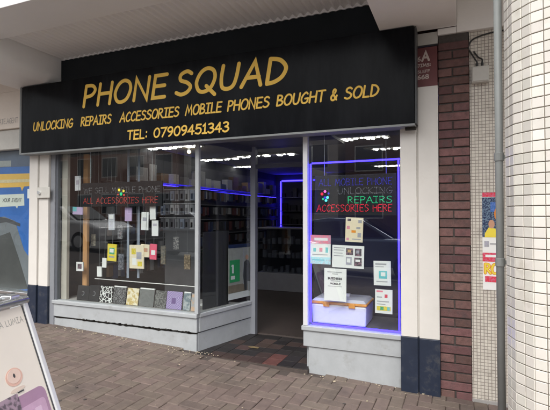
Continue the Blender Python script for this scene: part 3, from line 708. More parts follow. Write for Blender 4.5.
# ---- lottery-style poster strip on the mosaic wall
t, (x0, x1, z0, z1) = sheet('wall_poster', 'narrow colourful poster on the mosaic wall partly hidden by the pipe', 'poster', (482.5, 192.5, 501, 290), .0135, PAPER, [
    (0, 0, 1, .045, PRED), (.0, .05, 1, .46, PNAVY), (.45, .10, .75, .2, PBLUE), (0, .62, 1, .71, PRED), (.15, .64, .8, .665, PAPER), (.12, .86, .95, .92, PRED), (.1, .50, .35, .56, INKG), (.4, .52, .9, .535, INKG)])
b = MB(); w = x1-x0; h = z1-z0
def pz(q): return z1-q*h
b.prism([(x0+w*.12, .0115, pz(.46)), (x0+w*.14, .0115, pz(.42)), (x0+w*.34, .0115, pz(.36)), (x0+w*.7, .0115, pz(.37)), (x0+w*.96, .0115, pz(.46))], (0, .001, 0)); b.build('print', PYEL, t)
b = MB(); b.prism([(x0+w*(.5+.17*math.cos(a)), .0112, pz(.325+.045*math.sin(a))) for a in [k*.5236 for k in range(12)]], (0, .001, 0)); b.build('print', PSKIN, t)
b = MB(); b.prism([(x0+w*(.78+.13*math.cos(a)), .0111, pz(.22+.06*math.sin(a))) for a in [k*.5236 for k in range(12)]], (0, .001, 0)); b.build('print', PORA, t)
merged(text('RO', x0+w*.12, x0+w*.85, pz(.83), h*.095, .022, frY(.0124))).build('print', PORA, t)
merged(text('RO', x0+w*.12, x0+w*.85, pz(.83), h*.095, .013, frY(.0112))).build('print', PYEL, t)

# =================================================================== SHOP INTERIOR
IX0, IX1, IY1, ICZ = -4.56, -.14, 7.1, 2.62
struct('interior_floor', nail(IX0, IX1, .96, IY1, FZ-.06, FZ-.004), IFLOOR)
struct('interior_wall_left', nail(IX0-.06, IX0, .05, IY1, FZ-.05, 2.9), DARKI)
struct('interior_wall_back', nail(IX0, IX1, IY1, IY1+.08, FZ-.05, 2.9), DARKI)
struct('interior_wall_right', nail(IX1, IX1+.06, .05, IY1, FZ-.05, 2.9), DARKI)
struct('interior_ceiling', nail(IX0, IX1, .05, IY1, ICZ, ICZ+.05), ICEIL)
# display decks behind the windows
DECK = mat('display_deck', (.10, .10, .11), .6, .1, 8)
b = MB(); b.prism([(XL+.07, .065, SILL-.02), (XC-.03, .065, SILL-.02), (pB[0]-.08, .70, SILL-.02), (XL+.07, .70, SILL-.02)], (0, 0, .018)); P('display_deck', b, mat('pale_deck', (.30, .29, .28), .6, .15, 8))
b = MB(); b.prism([(XR0+.07, .065, SILL-.02), (XR, .065, SILL-.02), (XR, .62, SILL-.02), (XR0-.08, .62, SILL-.02)], (0, 0, .018)); P('display_deck', b, DECK)
b = nail(XR0-.10, XR+.25, .63, .66, SILL-.1, 1.80); P('display_back', b, mat('navy_backboard', (.014, .015, .026), .6, .2, 4))
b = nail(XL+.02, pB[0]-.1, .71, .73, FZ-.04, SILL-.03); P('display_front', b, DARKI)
# pale curtain edge at the left of the left window
b = nail(XL+.105, XL+.19, .06, .10, SILL, 2.38); P('window_reveal', b, mat('reveal_cream', (.40, .37, .32), .7, .1))
# LED strips inside
def led(pts, r, lab, grp='blue led strips'):
    return solo('led_strip', MB().tube(pts, r, 6), BLUELED, lab, 'led strip', grp)
led([(IX0+.04, 2.0, 2.035), (IX0+.04, 7.0, 2.00)], .016, 'blue led strip running along the inner left wall shelf')
led([(IX0+.17, 7.05, .9), (IX0+.17, 7.05, 2.44)], .018, 'upright blue led strip on the back wall behind the counter')
led([(IX0+.20, 7.05, 2.45), (-3.0, 7.05, 2.45)], .018, 'level blue led strip along the top of the back wall')
yl = .035; e0 = onY(310.6, 164, yl); e1 = onY(399.8, 158, yl); e2 = onY(310.6, 325.2, yl); e4 = e0
led([(e0.x, yl, SILL+.022), (e0.x, yl, e0.z)], .009, 'blue led strip up the left side of the right window')
led([(e0.x+.012, yl, e0.z+.004), (e1.x, yl, e0.z+.008)], .008, 'blue led strip across the top of the right window')
led([(e0.x+.012, yl, SILL+.011), (e1.x, yl, SILL+.011)], .009, 'blue led strip along the bottom of the right window above the sill')
led([(e1.x-.012, yl, SILL+.022), (e1.x-.012, yl, e4.z)], .009, 'blue led strip up the right side of the right window')
# ceiling louvre lights
LAMP = mat('lamp_louvre', (1.0, .97, .90), .5, 0, emit=8.0)
def louvre(u, v, length, lab, ang=0.0, n=9):
    c = onZ(u, v, ICZ-.03); t = thing('ceiling_light', c, lab, 'ceiling light', 'louvre lights on the shop ceiling'); t.rotation_euler = (0, 0, ang)
    MB().box(c.x-length/2-.03, c.x+length/2+.03, c.y-.12, c.y+.12, ICZ-.022, ICZ-.002).build('housing', PLASTG, t)
    for row in (-.055, .045):
        for i in range(n):
            if random.random() < .18: continue
            x = c.x-length/2+length*(i+random.uniform(.3, .7))/n; sx = length/n*random.uniform(.15, .5); sk = random.uniform(-.02, .05)
            b = MB(); pts = [(x-sx, c.y+row-.006, 0), (x, c.y+row+sk-.014, 0), (x+sx, c.y+row+.01, 0), (x+sx*.8, c.y+row+.03, 0), (x+.01, c.y+row+sk+.012, 0), (x-sx*.9, c.y+row+.014, 0)]
            b.prism([(p[0], p[1], ICZ-.034) for p in pts], (0, 0, .01)); b.build('louvre', LAMP, t)
louvre(172, 148, 1.0, 'louvre ceiling light nearest the top of the left window', n=11)
louvre(217, 160, .9, 'louvre ceiling light seen just right of the corner post', n=8)
louvre(238, 167.5, .9, 'louvre ceiling light left of the door post', n=8)
louvre(362, 139, .7, 'louvre ceiling light high in the right window')
louvre(392, 149, .8, 'bright louvre ceiling light at the right window top corner', n=8)
louvre(392, 166, .8, 'low far louvre ceiling light in the right window', n=7)
louvre(266, 156, 1.1, 'louvre ceiling light seen through the pane over the door')
# spot bulbs
for i, (u, v, lab) in enumerate(((157, 153.5, 'left one of two small warm spot bulbs under the shop ceiling'), (189, 151.5, 'right one of two small warm spot bulbs under the shop ceiling'))):
    c = onZ(u, v, ICZ-.06)
    t = thing('spot_lamp', c, lab, 'lamp', 'warm spot bulbs')
    MB().tube([(c.x, c.y, ICZ-.002), (c.x, c.y, ICZ-.05)], .03, 10).build('socket', STEEL, t)
    MB().tube([(c.x, c.y, ICZ-.05), (c.x, c.y, ICZ-.075), (c.x, c.y, ICZ-.09)], [.028, .03, .014], 10).build('bulb', mat('warm_bulb', (1, .72, .38), .5, 0, emit=8.0), t)
# left wall shelving with hanging packs
SHELF = mat('shelf_metal', (.16, .16, .17), .5, .1)
rack = thing('wall_rack', (IX0+.1, 4.0, FZ), 'dark slatted rack of accessories along the inner left wall', 'rack')
nail(IX0+.002, IX0+.03, .76, 6.9, FZ, 2.45).build('back_board', mat('slat_board', (.055, .055, .062), .6, .15, 4), rack)
for zz in (2.02, 1.74, 1.46, 1.18, .9):
    nail(IX0+.031, IX0+.16, .76, 6.9, zz-.012, zz).build('shelf', SHELF, rack)
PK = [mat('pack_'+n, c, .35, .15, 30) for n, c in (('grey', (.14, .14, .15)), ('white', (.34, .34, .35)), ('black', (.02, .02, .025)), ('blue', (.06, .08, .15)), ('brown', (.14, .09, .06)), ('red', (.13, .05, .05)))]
stuffs = {i: MB() for i in range(len(PK))}
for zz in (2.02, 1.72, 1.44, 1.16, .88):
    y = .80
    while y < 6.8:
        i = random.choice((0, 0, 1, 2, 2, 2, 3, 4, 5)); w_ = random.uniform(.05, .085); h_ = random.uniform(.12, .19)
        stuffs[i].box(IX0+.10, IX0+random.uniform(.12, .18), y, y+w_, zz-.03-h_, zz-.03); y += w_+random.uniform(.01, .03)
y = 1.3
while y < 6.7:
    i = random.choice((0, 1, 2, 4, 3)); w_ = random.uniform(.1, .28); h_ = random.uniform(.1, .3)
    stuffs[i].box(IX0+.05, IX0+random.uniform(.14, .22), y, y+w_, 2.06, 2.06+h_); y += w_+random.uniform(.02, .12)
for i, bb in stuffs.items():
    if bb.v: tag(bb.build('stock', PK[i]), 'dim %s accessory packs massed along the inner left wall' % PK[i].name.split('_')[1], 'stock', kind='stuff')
# brightly lit packs nearest the window (countable rows)
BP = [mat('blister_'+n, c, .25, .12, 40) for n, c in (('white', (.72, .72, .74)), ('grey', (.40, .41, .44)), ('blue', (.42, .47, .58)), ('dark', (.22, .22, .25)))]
hook = thing('pack_stand', (-3.98, 1.6, FZ), 'pale wire stand of hanging blister packs behind the left window', 'stand')
ys0 = 1.15; k0 = onY(163, 200, ys0); k1 = onY(197, 200, ys0)
zr = [onY(180, v, ys0).z for v in (190.5, 204.5, 218.5)]
nail(k0.x, k1.x, ys0+.05, ys0+.07, FZ, zr[0]+.06).build('back_board', SHELF, hook)
for zz in zr: nail(k0.x-.01, k1.x+.01, ys0-.06, ys0+.049, zz+.003, zz+.016).build('rail', BP[0], hook)
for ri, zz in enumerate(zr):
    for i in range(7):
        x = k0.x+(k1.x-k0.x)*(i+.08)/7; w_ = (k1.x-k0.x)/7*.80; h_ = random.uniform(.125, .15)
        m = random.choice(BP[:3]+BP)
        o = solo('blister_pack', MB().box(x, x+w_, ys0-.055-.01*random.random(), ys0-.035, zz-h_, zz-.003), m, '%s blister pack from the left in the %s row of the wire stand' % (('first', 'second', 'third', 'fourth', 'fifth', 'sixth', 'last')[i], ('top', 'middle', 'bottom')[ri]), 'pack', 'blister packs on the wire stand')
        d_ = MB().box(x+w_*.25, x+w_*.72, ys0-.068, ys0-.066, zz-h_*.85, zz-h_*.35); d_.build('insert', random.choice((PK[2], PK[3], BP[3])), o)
# back wall cabinets
cab = thing('glass_counter', (-2.6, 3.9, FZ), 'glass fronted display counter with shelves inside the shop behind the doorway', 'counter')
CX0, CX1, CYF = -3.55, -1.2, 3.7
nail(CX0, CX1, CYF, CYF+.55, FZ-.002, .46).build('base', mat('counter_base', (.22, .22, .24), .5, .1), cab, bevel=.005)
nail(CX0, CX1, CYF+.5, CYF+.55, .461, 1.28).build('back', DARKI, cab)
for zz in (.74, 1.0): nail(CX0+.02, CX1-.02, CYF+.03, CYF+.49, zz-.01, zz).build('shelf', CGLASS, cab)
nail(CX0, CX1, CYF, CYF+.55, 1.281, 1.31).build('top', mat('counter_top', (.15, .15, .17), .3, .1), cab, bevel=.004)
for x in (CX0, (CX0+CX1)/2, CX1-.03): nail(x, x+.03, CYF-.002, CYF+.03, .462, 1.28).build('upright', GREYM, cab)
nail(CX0+.031, CX1-.031, CYF+.008, CYF+.014, .463, 1.279).build('pane', CGLASS, cab)
cs = MB()
for zz in (.462, .742, 1.002):
    x = CX0+.08
    while x < CX1-.1:
        w_ = random.uniform(.05, .1); cs.box(x, x+w_, CYF+.12, CYF+.2, zz, zz+random.uniform(.05, .14)); x += w_+random.uniform(.02, .06)
tag(cs.build('stock', PK[0]), 'dim small boxes lined up inside the glass counter', 'stock', kind='stuff')
bw = thing('back_wall_rack', (-2.6, 6.9, FZ), 'dark rack of accessories on the back wall of the shop', 'rack')
nail(IX0+.25, IX1-.1, 6.98, 7.04, FZ, 2.40).build('back_board', mat('back_slats', (.045, .045, .055), .6, .2, 3), bw)
for zz in (2.0, 1.65, 1.3): nail(IX0+.25, IX1-.1, 6.80, 6.979, zz-.015, zz).build('shelf', SHELF, bw)
cs = MB()
for zz in (2.0, 1.65, 1.3):
    x = IX0+.3
    while x < IX1-.2:
        w_ = random.uniform(.06, .15); cs.box(x, x+w_, 6.82, 6.92, zz+.001, zz+random.uniform(.1, .25)); x += w_+random.uniform(.02, .05)
tag(cs.build('stock', PK[2]), 'dim dark packs lined up on the back wall shelves', 'stock', kind='stuff')

# =================================================================== RIGHT WINDOW CONTENTS
def led_sign(label, rect, Y, rows, blob):
    u0, v0, u1, v1 = rect; um, vm = (u0+u1)/2, (v0+v1)/2
    x0, x1 = onY(u0, vm, Y).x, onY(u1, vm, Y).x; z1, z0 = onY(um, v0, Y).z, onY(um, v1, Y).z
    t = thing('led_sign', ((x0+x1)/2, Y, z0), label, 'sign', 'led window signs')
    nail(x0, x1, Y, Y+.02, z0, z1).build('board', LEDBLK, t, bevel=.003)
    for s_, a, c, vb, vt, m, st in rows:
        zb_ = onY((a+c)/2, vb, Y).z; zt_ = onY((a+c)/2, vt, Y).z
        dotted(s_, onY(a, vb, Y).x, onY(c, vb, Y).x, zb_, zt_-zb_, st*.62, frY(Y-.0015), .16).build('lettering', m, t)['kind'] = 'stuff'
    for du, dv, r, m in blob[2]:
        c = onY(blob[0]+du, blob[1]+dv, Y-.003)
        MB().prism([(c.x+r*math.cos(q*.785), Y-.004, c.z+r*math.sin(q*.785)) for q in range(8)], (0, .002, 0)).build('led_dot', m, t)
    for q in (.12, .88):
        xx = x0+(x1-x0)*q; MB().tube([(xx, Y+.01, z1-.002), (xx, Y+.01, 2.36)], .002, 6).build('hanger', STEEL, t)
    return t
def lm(n, c, e): return mat(n, c, .5, 0, emit=e)
LW = lm('led_white', (.45, .46, .47), .07); LR = lm('led_red', (.75, .09, .07), .22); LR2 = lm('led_red_bright', (.9, .02, .05), .45); LG = lm('led_green', (.02, .62, .24), .30); LB = lm('led_blue_text', (.05, .05, .7), .22); LY = lm('led_yellow', (.75, .6, .05), .4)
led_sign('black led sign reading we sell mobile phone in the left window', (80.5, 182, 162, 206.5), .10, [
    ('WE SELL MOBILE PHONE', 84, 160, 192.6, 187.2, LW, .005), ('ALL ACCESSORIES HERE', 83.5, 158, 203.2, 197.4, LR, .006)],
    (121, 192, [(-2, -2, .018, LY), (2.5, -1, .016, LY), (0, 2, .02, LG), (3, 3, .012, LR), (-3, 2.5, .010, LR)]))
led_sign('black led sign reading repairs in green in the right window', (315, 174.5, 396.5, 215.5), .075, [
    ('ALL MOBILE PHONE', 319, 392, 185.0, 178.4, LB, .005), ('UNLOCKING', 338, 392, 193.6, 187.4, LW, .0045), ('REPAIRS', 348, 392, 202.8, 196.4, LG, .007), ('ACCESSORIES HERE', 317, 392, 211.2, 204.6, LR2, .006)],
    (325, 195.5, [(-3, -1.5, .014, LR2), (0, -4, .013, lm('led_pink', (.9, .15, .5), .5)), (2.5, 2, .014, lm('led_cyan', (.1, .8, .8), .5)), (0, 2, .012, LB), (3.5, -2, .010, LB), (-2, 3.5, .010, LG), (1, 5, .013, lm('led_cyan', (.1, .8, .8), .5))]))
gy = .021
sheet('flyer', 'cream flyer with small dark pictures stuck under the right led sign', 'flyer', (345, 217.5, 362.5, 242), gy, CREAMP, [(.1, .05, .3, .15, INK), (.72, .10, .92, .22, INKG), (.08, .35, .24, .48, PPINK), (.62, .38, .85, .46, INKG), (.35, .52, .6, .62, PORA), (.70, .62, .9, .8, INKG), (.08, .84, .22, .94, PPINK), (.4, .86, .9, .9, INKG)], .04)
sheet('flyer', 'flyer with pink top and pale blue bottom at the left of the right window', 'flyer', (310.2, 235, 330.5, 264), gy, PAPER, [(0, 0, 1, .30, PPINK), (.2, .10, .85, .19, PAPER), (.15, .45, .28, .58, PTEAL), (.45, .44, .6, .58, PPINK), (.75, .42, .88, .6, PTEAL), (.1, .66, .85, .69, INKG), (0, .76, 1, 1, mat('pale_blue_print', (.35, .62, .68), .6)), (.1, .84, .7, .88, PTEAL)], .01)
sheet('flyer', 'white landscape sheet with dark picture patches in the right window centre', 'flyer', (332, 245.5, 363.8, 268), gy-.0025, PAPER, [(.05, .10, .40, .14, INKG), (.05, .20, .36, .24, INKG), (.05, .34, .33, .37, INKG), (.05, .46, .36, .49, INKG), (.44, .12, .66, .42, INK), (.49, .18, .60, .30, PSKIN), (.72, .12, .92, .45, INK), (.76, .2, .85, .33, INKG), (.44, .50, .62, .85, INKG), (.47, .57, .58, .75, PAPER), (.70, .52, .93, .88, INK), (.74, .6, .88, .7, PAPER)], .02)
t, (x0, x1, z0, z1) = sheet('notice', 'white paper notice with grey headings taped in front of the storage box', 'notice', (324, 268.5, 346.2, 301), gy-.004, PAPER, [(.14, .10, .80, .125, INKG), (.36, .155, .62, .18, INKG), (.30, .37, .72, .395, INKG), (.18, .54, .8, .555, INKG)], .01)
w = x1-x0; h = z1-z0
merged(text('BUSINESS', x0+w*.18, x0+w*.80, z1-h*.335, h*.055, .0055, frY(gy-.0052))).build('print', INK, t)
merged(text('FORSALE'.replace('FORSALE', 'MOBILE'), x0+w*.28, x0+w*.74, z1-h*.49, h*.045, .004, frY(gy-.0052))).build('print', INK, t)
sheet('flyer', 'white flyer with green round picture at the right of the right window', 'flyer', (373.8, 261, 391, 285.5), gy, PAPER, [(.1, .10, .75, .16, INKG), (.1, .22, .6, .25, INKG), (.30, .40, .78, .72, PTEAL), (.42, .46, .68, .62, PAPER), (.15, .82, .8, .86, INKG)], -.01)
sheet('flyer', 'lower small white flyer with coloured blocks beside the storage box', 'flyer', (375, 289.5, 392.3, 313.5), gy, PAPER, [(.08, .05, .45, .12, PPINK), (.55, .20, .72, .34, PRED), (.1, .3, .4, .35, INKG), (.1, .48, .8, .52, INKG), (.1, .6, .6, .63, INKG), (.1, .70, .9, .88, PYEL), (.3, .72, .5, .86, PGREEN), (.7, .72, .85, .86, PTEAL)], .01)
# storage box with orange clips
bx0, bx1 = onY(311.3, 310, .10).x, onY(366.3, 310, .10).x; bz1 = onY(340, 302, .10).z
BX = mat('white_box_plastic', (.78, .77, .76), .35, .03, 5); OR = mat('orange_plastic', (.72, .30, .05), .4, .05, 8)
sb = thing('storage_box', ((bx0+bx1)/2, .28, SILL), 'white plastic storage box with orange rim in the right window', 'storage box')
b = MB(); tp = .007
b.hexa([(bx0+tp,.10+tp,SILL+.001),(bx1-tp,.10+tp,SILL+.001),(bx1-tp,.46-tp,SILL+.001),(bx0+tp,.46-tp,SILL+.001),(bx0,.10,bz1-.03),(bx1,.10,bz1-.03),(bx1,.46,bz1-.03),(bx0,.46,bz1-.03)]); b.build('body', BX, sb, bevel=.015)
nail(bx0-.006, bx1+.006, .094, .466, bz1-.029, bz1-.006).build('rim', OR, sb, bevel=.006)
b = MB(); b.hexa([(bx0,.10,bz1-.005),(bx1,.10,bz1-.005),(bx1,.46,bz1-.005),(bx0,.46,bz1-.005),(bx0+.03,.13,bz1+.02),(bx1-.03,.13,bz1+.02),(bx1-.03,.43,bz1+.02),(bx0+.03,.43,bz1+.02)]); lid = b.build('lid', mat('lid_plastic', (.5, .5, .51), .3, .05, 5), sb, bevel=.006)
xm = (bx0+bx1)/2
nail(xm-.07, xm+.07, .27, .31, bz1+.021, bz1+.05).build('handle', BX, lid, bevel=.006)
for x in (xm-.11, xm+.13): nail(x-.03, x+.03, .084, .0935, bz1-.05, bz1-.004).build('clip', OR, sb, bevel=.004)

# =================================================================== LEFT WINDOW CONTENTS
solo('timber_batten', MB().box(onY(83, 220, .24).x, onY(87.2, 220, .24).x, .24, .275, SILL-.002, 2.30), WOOD, 'pale orange timber batten standing upright inside the left window', 'batten')
s0 = onY(95, 278.5, .17); s1 = onY(196, 286, .17)
solo('wire_rail', MB().tube([(s0.x, .17, s0.z), (s1.x, .17, s0.z-.01)], .005, 8), mat('white_wire', (.62, .61, .58), .5, 0), 'thin white wire rail stretched across the left window above the cases', 'rail')
cases = [(76.5, 88, 'plain black case with ring, first in the sill row', 'k', 0), (88.3, 98.2, 'plain black case with ring, second in the sill row', 'k', 0),
 (98.7, 111.5, 'black case with white cracked pattern in the sill row', 'crack', 0), (112.2, 124.8, 'charcoal case with faint swirl print in the sill row', 'swirl', 0), (126, 137.3, 'cream case with tan picture print in the sill row', 'cream', 0),
 (138.2, 153, 'plain dull grey case in the middle of the sill row', 'grey', 0), (154, 165.2, 'dark mottled case left of the purple one', 'mott', 0), (165.7, 181, 'purple checked case in the sill row', 'purple', 0), (182.5, 189.5, 'slate blue case right of the purple one', 'slate', 0), (190.2, 195.6, 'tan case at the right end of the sill row', 'tan', 0)]
CM = {'k': mat('case_black', (.016, .017, .019), .5, .1), 'crack': pattern_mat('case_crack', 'crack', (.015, .015, .017), (.65, .65, .62), 24, thr=.07), 'swirl': pattern_mat('case_swirl', 'noise', (.03, .03, .032), (.17, .17, .17), 70),
 'cream': pattern_mat('case_cream', 'noise', (.62, .56, .42), (.45, .33, .12), 28), 'grey': mat('case_grey', (.13, .135, .13), .5, .2, 30), 'mott': pattern_mat('case_mott', 'noise', (.05, .052, .05), (.16, .16, .15), 55),
 'purple': pattern_mat('case_purple', 'check', (.36, .30, .46), (.17, .12, .27), 95), 'slate': pattern_mat('case_slate', 'noise', (.12, .16, .18), (.30, .32, .32), 25), 'tan': pattern_mat('case_tan', 'noise', (.45, .30, .20), (.30, .30, .30), 25)}
for u0, u1, lab, key, _ in cases:
    Y0 = .085; um = (u0+u1)/2; x0, x1 = onY(u0, 297, Y0).x, onY(u1, 297, Y0).x; h_ = random.uniform(.176, .192)
    t = thing('tablet_case', ((x0+x1)/2, Y0, SILL), lab, 'case', 'cases leaning along the left window sill'); t.rotation_euler = (R(-9), 0, random.uniform(-.03, .03))
    MB().box(x0, x1, Y0, Y0+.014, SILL+.001, SILL+h_).build('cover', CM[key], t, bevel=.004)
    MB().box(x0+.003, x1-.003, Y0+.0145, Y0+.022, SILL+.003, SILL+h_-.003).build('back_cover', CM['k'], t)
    if key == 'k':
        c = Vector(((x0+x1)/2, Y0-.004, SILL+h_*.48)); rr = .019
        MB().tube([(c.x+rr*math.cos(a), c.y, c.z+rr*1.3*math.sin(a)) for a in [-2.2+k*.36 for k in range(13)]], .0035, 6).build('ring', STEEL, t)
    if key == 'purple':
        MB().box(x0+.07, x0+.12, Y0-.003, Y0-.0005, SILL+.06, SILL+.12).build('panel', mat('case_panel', (.13, .08, .2), .5), t)
    if key in ('swirl', 'grey', 'slate'):
        MB().box(x0+.004, x1-.004, Y0-.001, Y0+.018, SILL+h_+.001, SILL+h_+.014).build('header_card', PAPER, t)
# hanging packs and papers: (u0,v0,u1,v1,material,label,marks)
hang = [
 (108.5, 214, 114.5, 230, BP[1], 'grey pack hanging below the letters of the left led sign', [(.15, .05, .85, .3, PAPER), (.2, .45, .8, .85, INKG)]),
 (124.8, 207.5, 131.5, 221, PLILAC, 'lilac card hanging under the middle of the left led sign', []),
 (141, 212, 148, 230, PAPER, 'white paper tag hanging under the right half of the left led sign', [(.2, .3, .8, .5, INKG)]),
 (150, 206.5, 155.6, 219.5, PAPER, 'small upper white tag nearest the wire stand', []),
 (151.8, 220.5, 158, 236, PAPER, 'white tag hanging lowest beside the wire stand', [(.2, .2, .8, .35, BP[1])]),
 (107.2, 244, 116, 261, PYEL, 'yellow green pack hanging at the middle of the left window', [(.2, .22, .8, .6, PGREEN), (.25, .28, .7, .5, PAPER), (.2, .7, .8, .8, INKG)]),
 (129.5, 245, 143.8, 268.5, CREAMP, 'large cream patterned sheet hanging left of the pink tag', [(.15, .15, .45, .4, PYEL), (.5, .3, .85, .6, INKG), (.2, .55, .5, .85, PAPER), (.58, .7, .88, .9, PYEL)]),
 (140.5, 244.3, 149, 257, CREAMP, 'small cream card between the big cream sheet and pink tag', [(.2, .3, .8, .6, WOOD)]),
 (149.6, 244, 156.2, 259.5, mat('hot_pink', (.80, .12, .20), .5), 'bright pink tag hanging in the left window', [(.2, .4, .8, .7, PAPER)]),
 (102, 258, 106, 267.5, PAPER, 'small white label hanging left of the yellow green pack', []),
 (97, 266.5, 101.5, 276.5, PAPER, 'lowest small white label hanging near the timber batten', []),
 (76.3, 262, 83, 271, PAPER, 'small white framed photo left of the timber batten', [(.2, .2, .8, .75, INK)]),
 (72.5, 207, 82.5, 214.5, PLILAC, 'lilac packet behind the left end of the led sign', [(0, 0, .4, .6, PTEAL)]),
 (75, 176, 80.5, 190.5, BP[0], 'small white bottle-shaped pack above the left led sign', [(.2, .3, .8, .6, BP[1])]),
]
for k, (u0, v0, u1, v1, m, lab, mk) in enumerate(hang):
    Y = .135+.008*(k % 3)
    t, (x0, x1, z0, z1) = sheet('hanging_pack', lab, 'pack', (u0, v0, u1, v1), Y, m, mk, random.uniform(-.05, .05), th=.012)
    xm = (x0+x1)/2
    MB().box(xm-.0018, xm+.0018, Y+.006, Y+.0075, z1-.01, 2.34).build('hanging_strip', mat('clear_strip', (.14, .145, .15), .4, .1), t)
for u, lab in ((128, 'left one of two wide grey display strips in the left window'), (138.5, 'right one of two wide grey display strips in the left window')):
    x = onY(u, 230, .19).x; z0 = onY(u, 278, .19).z
    solo('display_strip', MB().box(x-.016, x+.016, .19, .193, z0, 2.34), mat('strip_grey', (.22, .25, .30), .35, .1), lab, 'strip', 'grey display strips')
for k, (u, v, c1, c2, lab) in enumerate(((93, 240, (.16, .14, .11), (.30, .27, .20), 'dull tan pouch deep inside the left window beside the timber batten'), (120, 232, (.10, .10, .11), (.28, .28, .28), 'dull grey pouch deep inside behind the lilac card'),
  (121, 262, (.07, .08, .10), (.20, .21, .24), 'dull slate pouch deep inside left of the big cream sheet'), (163, 255, (.16, .15, .13), (.28, .24, .18), 'dull brown pouch deep inside right of the pink tag'),
  (176, 243, (.10, .10, .11), (.32, .31, .29), 'dull mottled pouch under the wire stand'), (187, 262, (.12, .09, .06), (.26, .20, .13), 'lowest dull brown pouch near the corner post'))):
    Y = .36+.03*k; c = onY(u, v, Y); w_ = .034+.004*(k % 3); h_ = .075+.012*(k % 4)
    o = solo('hanging_pack', MB().box(c.x-w_, c.x+w_, Y, Y+.012, c.z-h_, c.z+h_), pattern_mat('pouch_%d' % k, 'noise', c1, c2, 30+6*k), lab, 'pack')
    MB().box(c.x-.0018, c.x+.0018, Y+.005, Y+.0065, c.z+h_+.0005, 2.34).build('hanging_strip', MATS['clear_strip'], o)
# splayed window: dark roller screen, picture panel, magazines
def onR(u, v, k=-.05):                                   # place on the splayed return plane, k metres behind it
    p = Vector((pA[0]+rn.x*k, pA[1]+rn.y*k, 0)); return onP(u, v, p, Vector((rn.x, rn.y, 0)))
rdv = Vector((rd.x, rd.y, 0)); rnv = Vector((rn.x, rn.y, 0))
a = onR(203, 232, -.10); c = onR(228, 300, -.10)
sc = thing('folding_screen', ((a.x+c.x)/2, (a.y+c.y)/2, SILL), 'dark pleated screen inside the splayed side window', 'screen')
N_ = 9; L0 = (Vector((c.x, c.y, 0))-Vector((a.x, a.y, 0))).length
for i in range(N_):
    p = Vector((a.x, a.y, 0))+rdv*(L0*i/N_); q = Vector((a.x, a.y, 0))+rdv*(L0*(i+.94)/N_)
    MB().wall((p.x, p.y), (q.x+rnv.x*.012, q.y+rnv.y*.012), SILL+.001, a.z, .008).build('pleat', mat('dark_pleat', (.014, .013, .014), .6, .2, 20), sc)
def rquad(b, u0, v0, u1, v1, k, th=.004):
    p = onR(u0, (v0+v1)/2, k); q = onR(u1, (v0+v1)/2, k); zt_ = onR((u0+u1)/2, v0, k).z; zb_ = onR((u0+u1)/2, v1, k).z
    return b.wall((p.x, p.y), (q.x, q.y), zb_, zt_, th)
def rpoly(pts, k, th=.001):
    return MB().prism([onR(u, v, k) for u, v in pts], rnv*th)
p0 = onR(239, 296, -.05)
pp = thing('picture_panel', (p0.x, p0.y, p0.z), 'poster with green panel and a dark coated figure in the side window', 'poster')
rquad(MB(), 228.5, 246, 250.5, 296, -.05).build('sheet', mat('poster_ground', (.30, .30, .27), .5, .15, 20), pp)
rquad(MB(), 229.8, 260, 239.8, 282, -.047, .002).build('print', PGREEN, pp)
rquad(MB(), 228.5, 284, 250.5, 291.5, -.0475, .002).build('print', mat('poster_tan', (.20, .16, .12), .5, .2, 20), pp)
rquad(MB(), 228.5, 292, 250.5, 298, -.046, .003).build('border', PAPER, pp)
rquad(MB(), 228.5, 244, 250.5, 247.5, -.0465, .002).build('print', PNAVY, pp)
rquad(MB(), 243, 248, 244.3, 284, -.0472, .002).build('print', INKG, pp)
rpoly([(230.9, 266.6), (232.1, 264.8), (233.7, 264.8), (233.7, 273.4), (232.1, 273.2), (232.1, 266.6)], -.0455).build('print', PAPER, pp); rquad(MB(), 231, 276, 235, 279.5, -.0454, .001).build('print', PAPER, pp)
rpoly([(244, 262), (246.5, 259.5), (249, 260.5), (250.4, 266), (250.3, 281), (247.5, 281), (246.8, 290), (244.6, 290), (243.2, 276)], -.0445).build('print', INK, pp)
rpoly([(247.0+1.5*math.cos(k*.7854), 257+2.6*math.sin(k*.7854)) for k in range(8)], -.0447).build('print', PSKIN, pp)
rpoly([(247.4, 280.5), (250.2, 280.5), (250, 290.5), (248.3, 290.5)], -.0446).build('print', INKG, pp)
for i, (u0, u1, v, m, lab) in enumerate(((203, 214, 304.5, PAPER, 'pale magazine lying flat on the side window sill nearest the corner post'), (213.5, 221.5, 302, CREAMP, 'cream booklet lying flat on the side window sill next to the screen'))):
    p = onZ(u0, v+1.5, SILL+.004); q = onZ(u1, v-1.5, SILL+.004); mid = (p+q)/2; dx = (q-p)/2; nv = Vector((-rdv.y, rdv.x, 0))*.06
    solo('magazine', MB().obox((mid.x-.03, mid.y, SILL+.006), (dx.x, dx.y, 0), nv, (0, 0, .004)), m, lab, 'magazine')

# =================================================================== NEIGHBOURING SHOP (left)
ngh = thing('neighbouring_shop', (-6.6, 0, gz(-6.6)), 'neighbouring shop with cream fascia and blue poster window at the left edge', 'shopfront')
CRM = mat('cream_fascia', (.56, .50, .44), .5, .06, 4)
nx = -4.93; nz0 = onY(10, 128.5, -.10).z
nf = nail(-9.0, nx, -.10, -.01, nz0, 3.095).build('fascia', CRM, ngh, bevel=.004)
nail(-9.0, -5.004, -.10, -.01, 3.0951, 3.384).build('fascia_head', CRM, ngh)
ta, tb_ = onY(-7, 122.5, -.10).x, onY(18, 121, -.10).x
merged(text('ESTATE.AGENT', ta, tb_, onY(8, 123.5, -.1).z, .062, .009, frY(-.1012))).build('lettering', mat('fascia_grey_text', (.30, .27, .25), .6), nf)
z1_ = onY(10, 150, -.02).z
nail(-9.0, -4.90, -.06, .03, z1_, nz0-.002).build('window_head', PLASTG, ngh, bevel=.006)
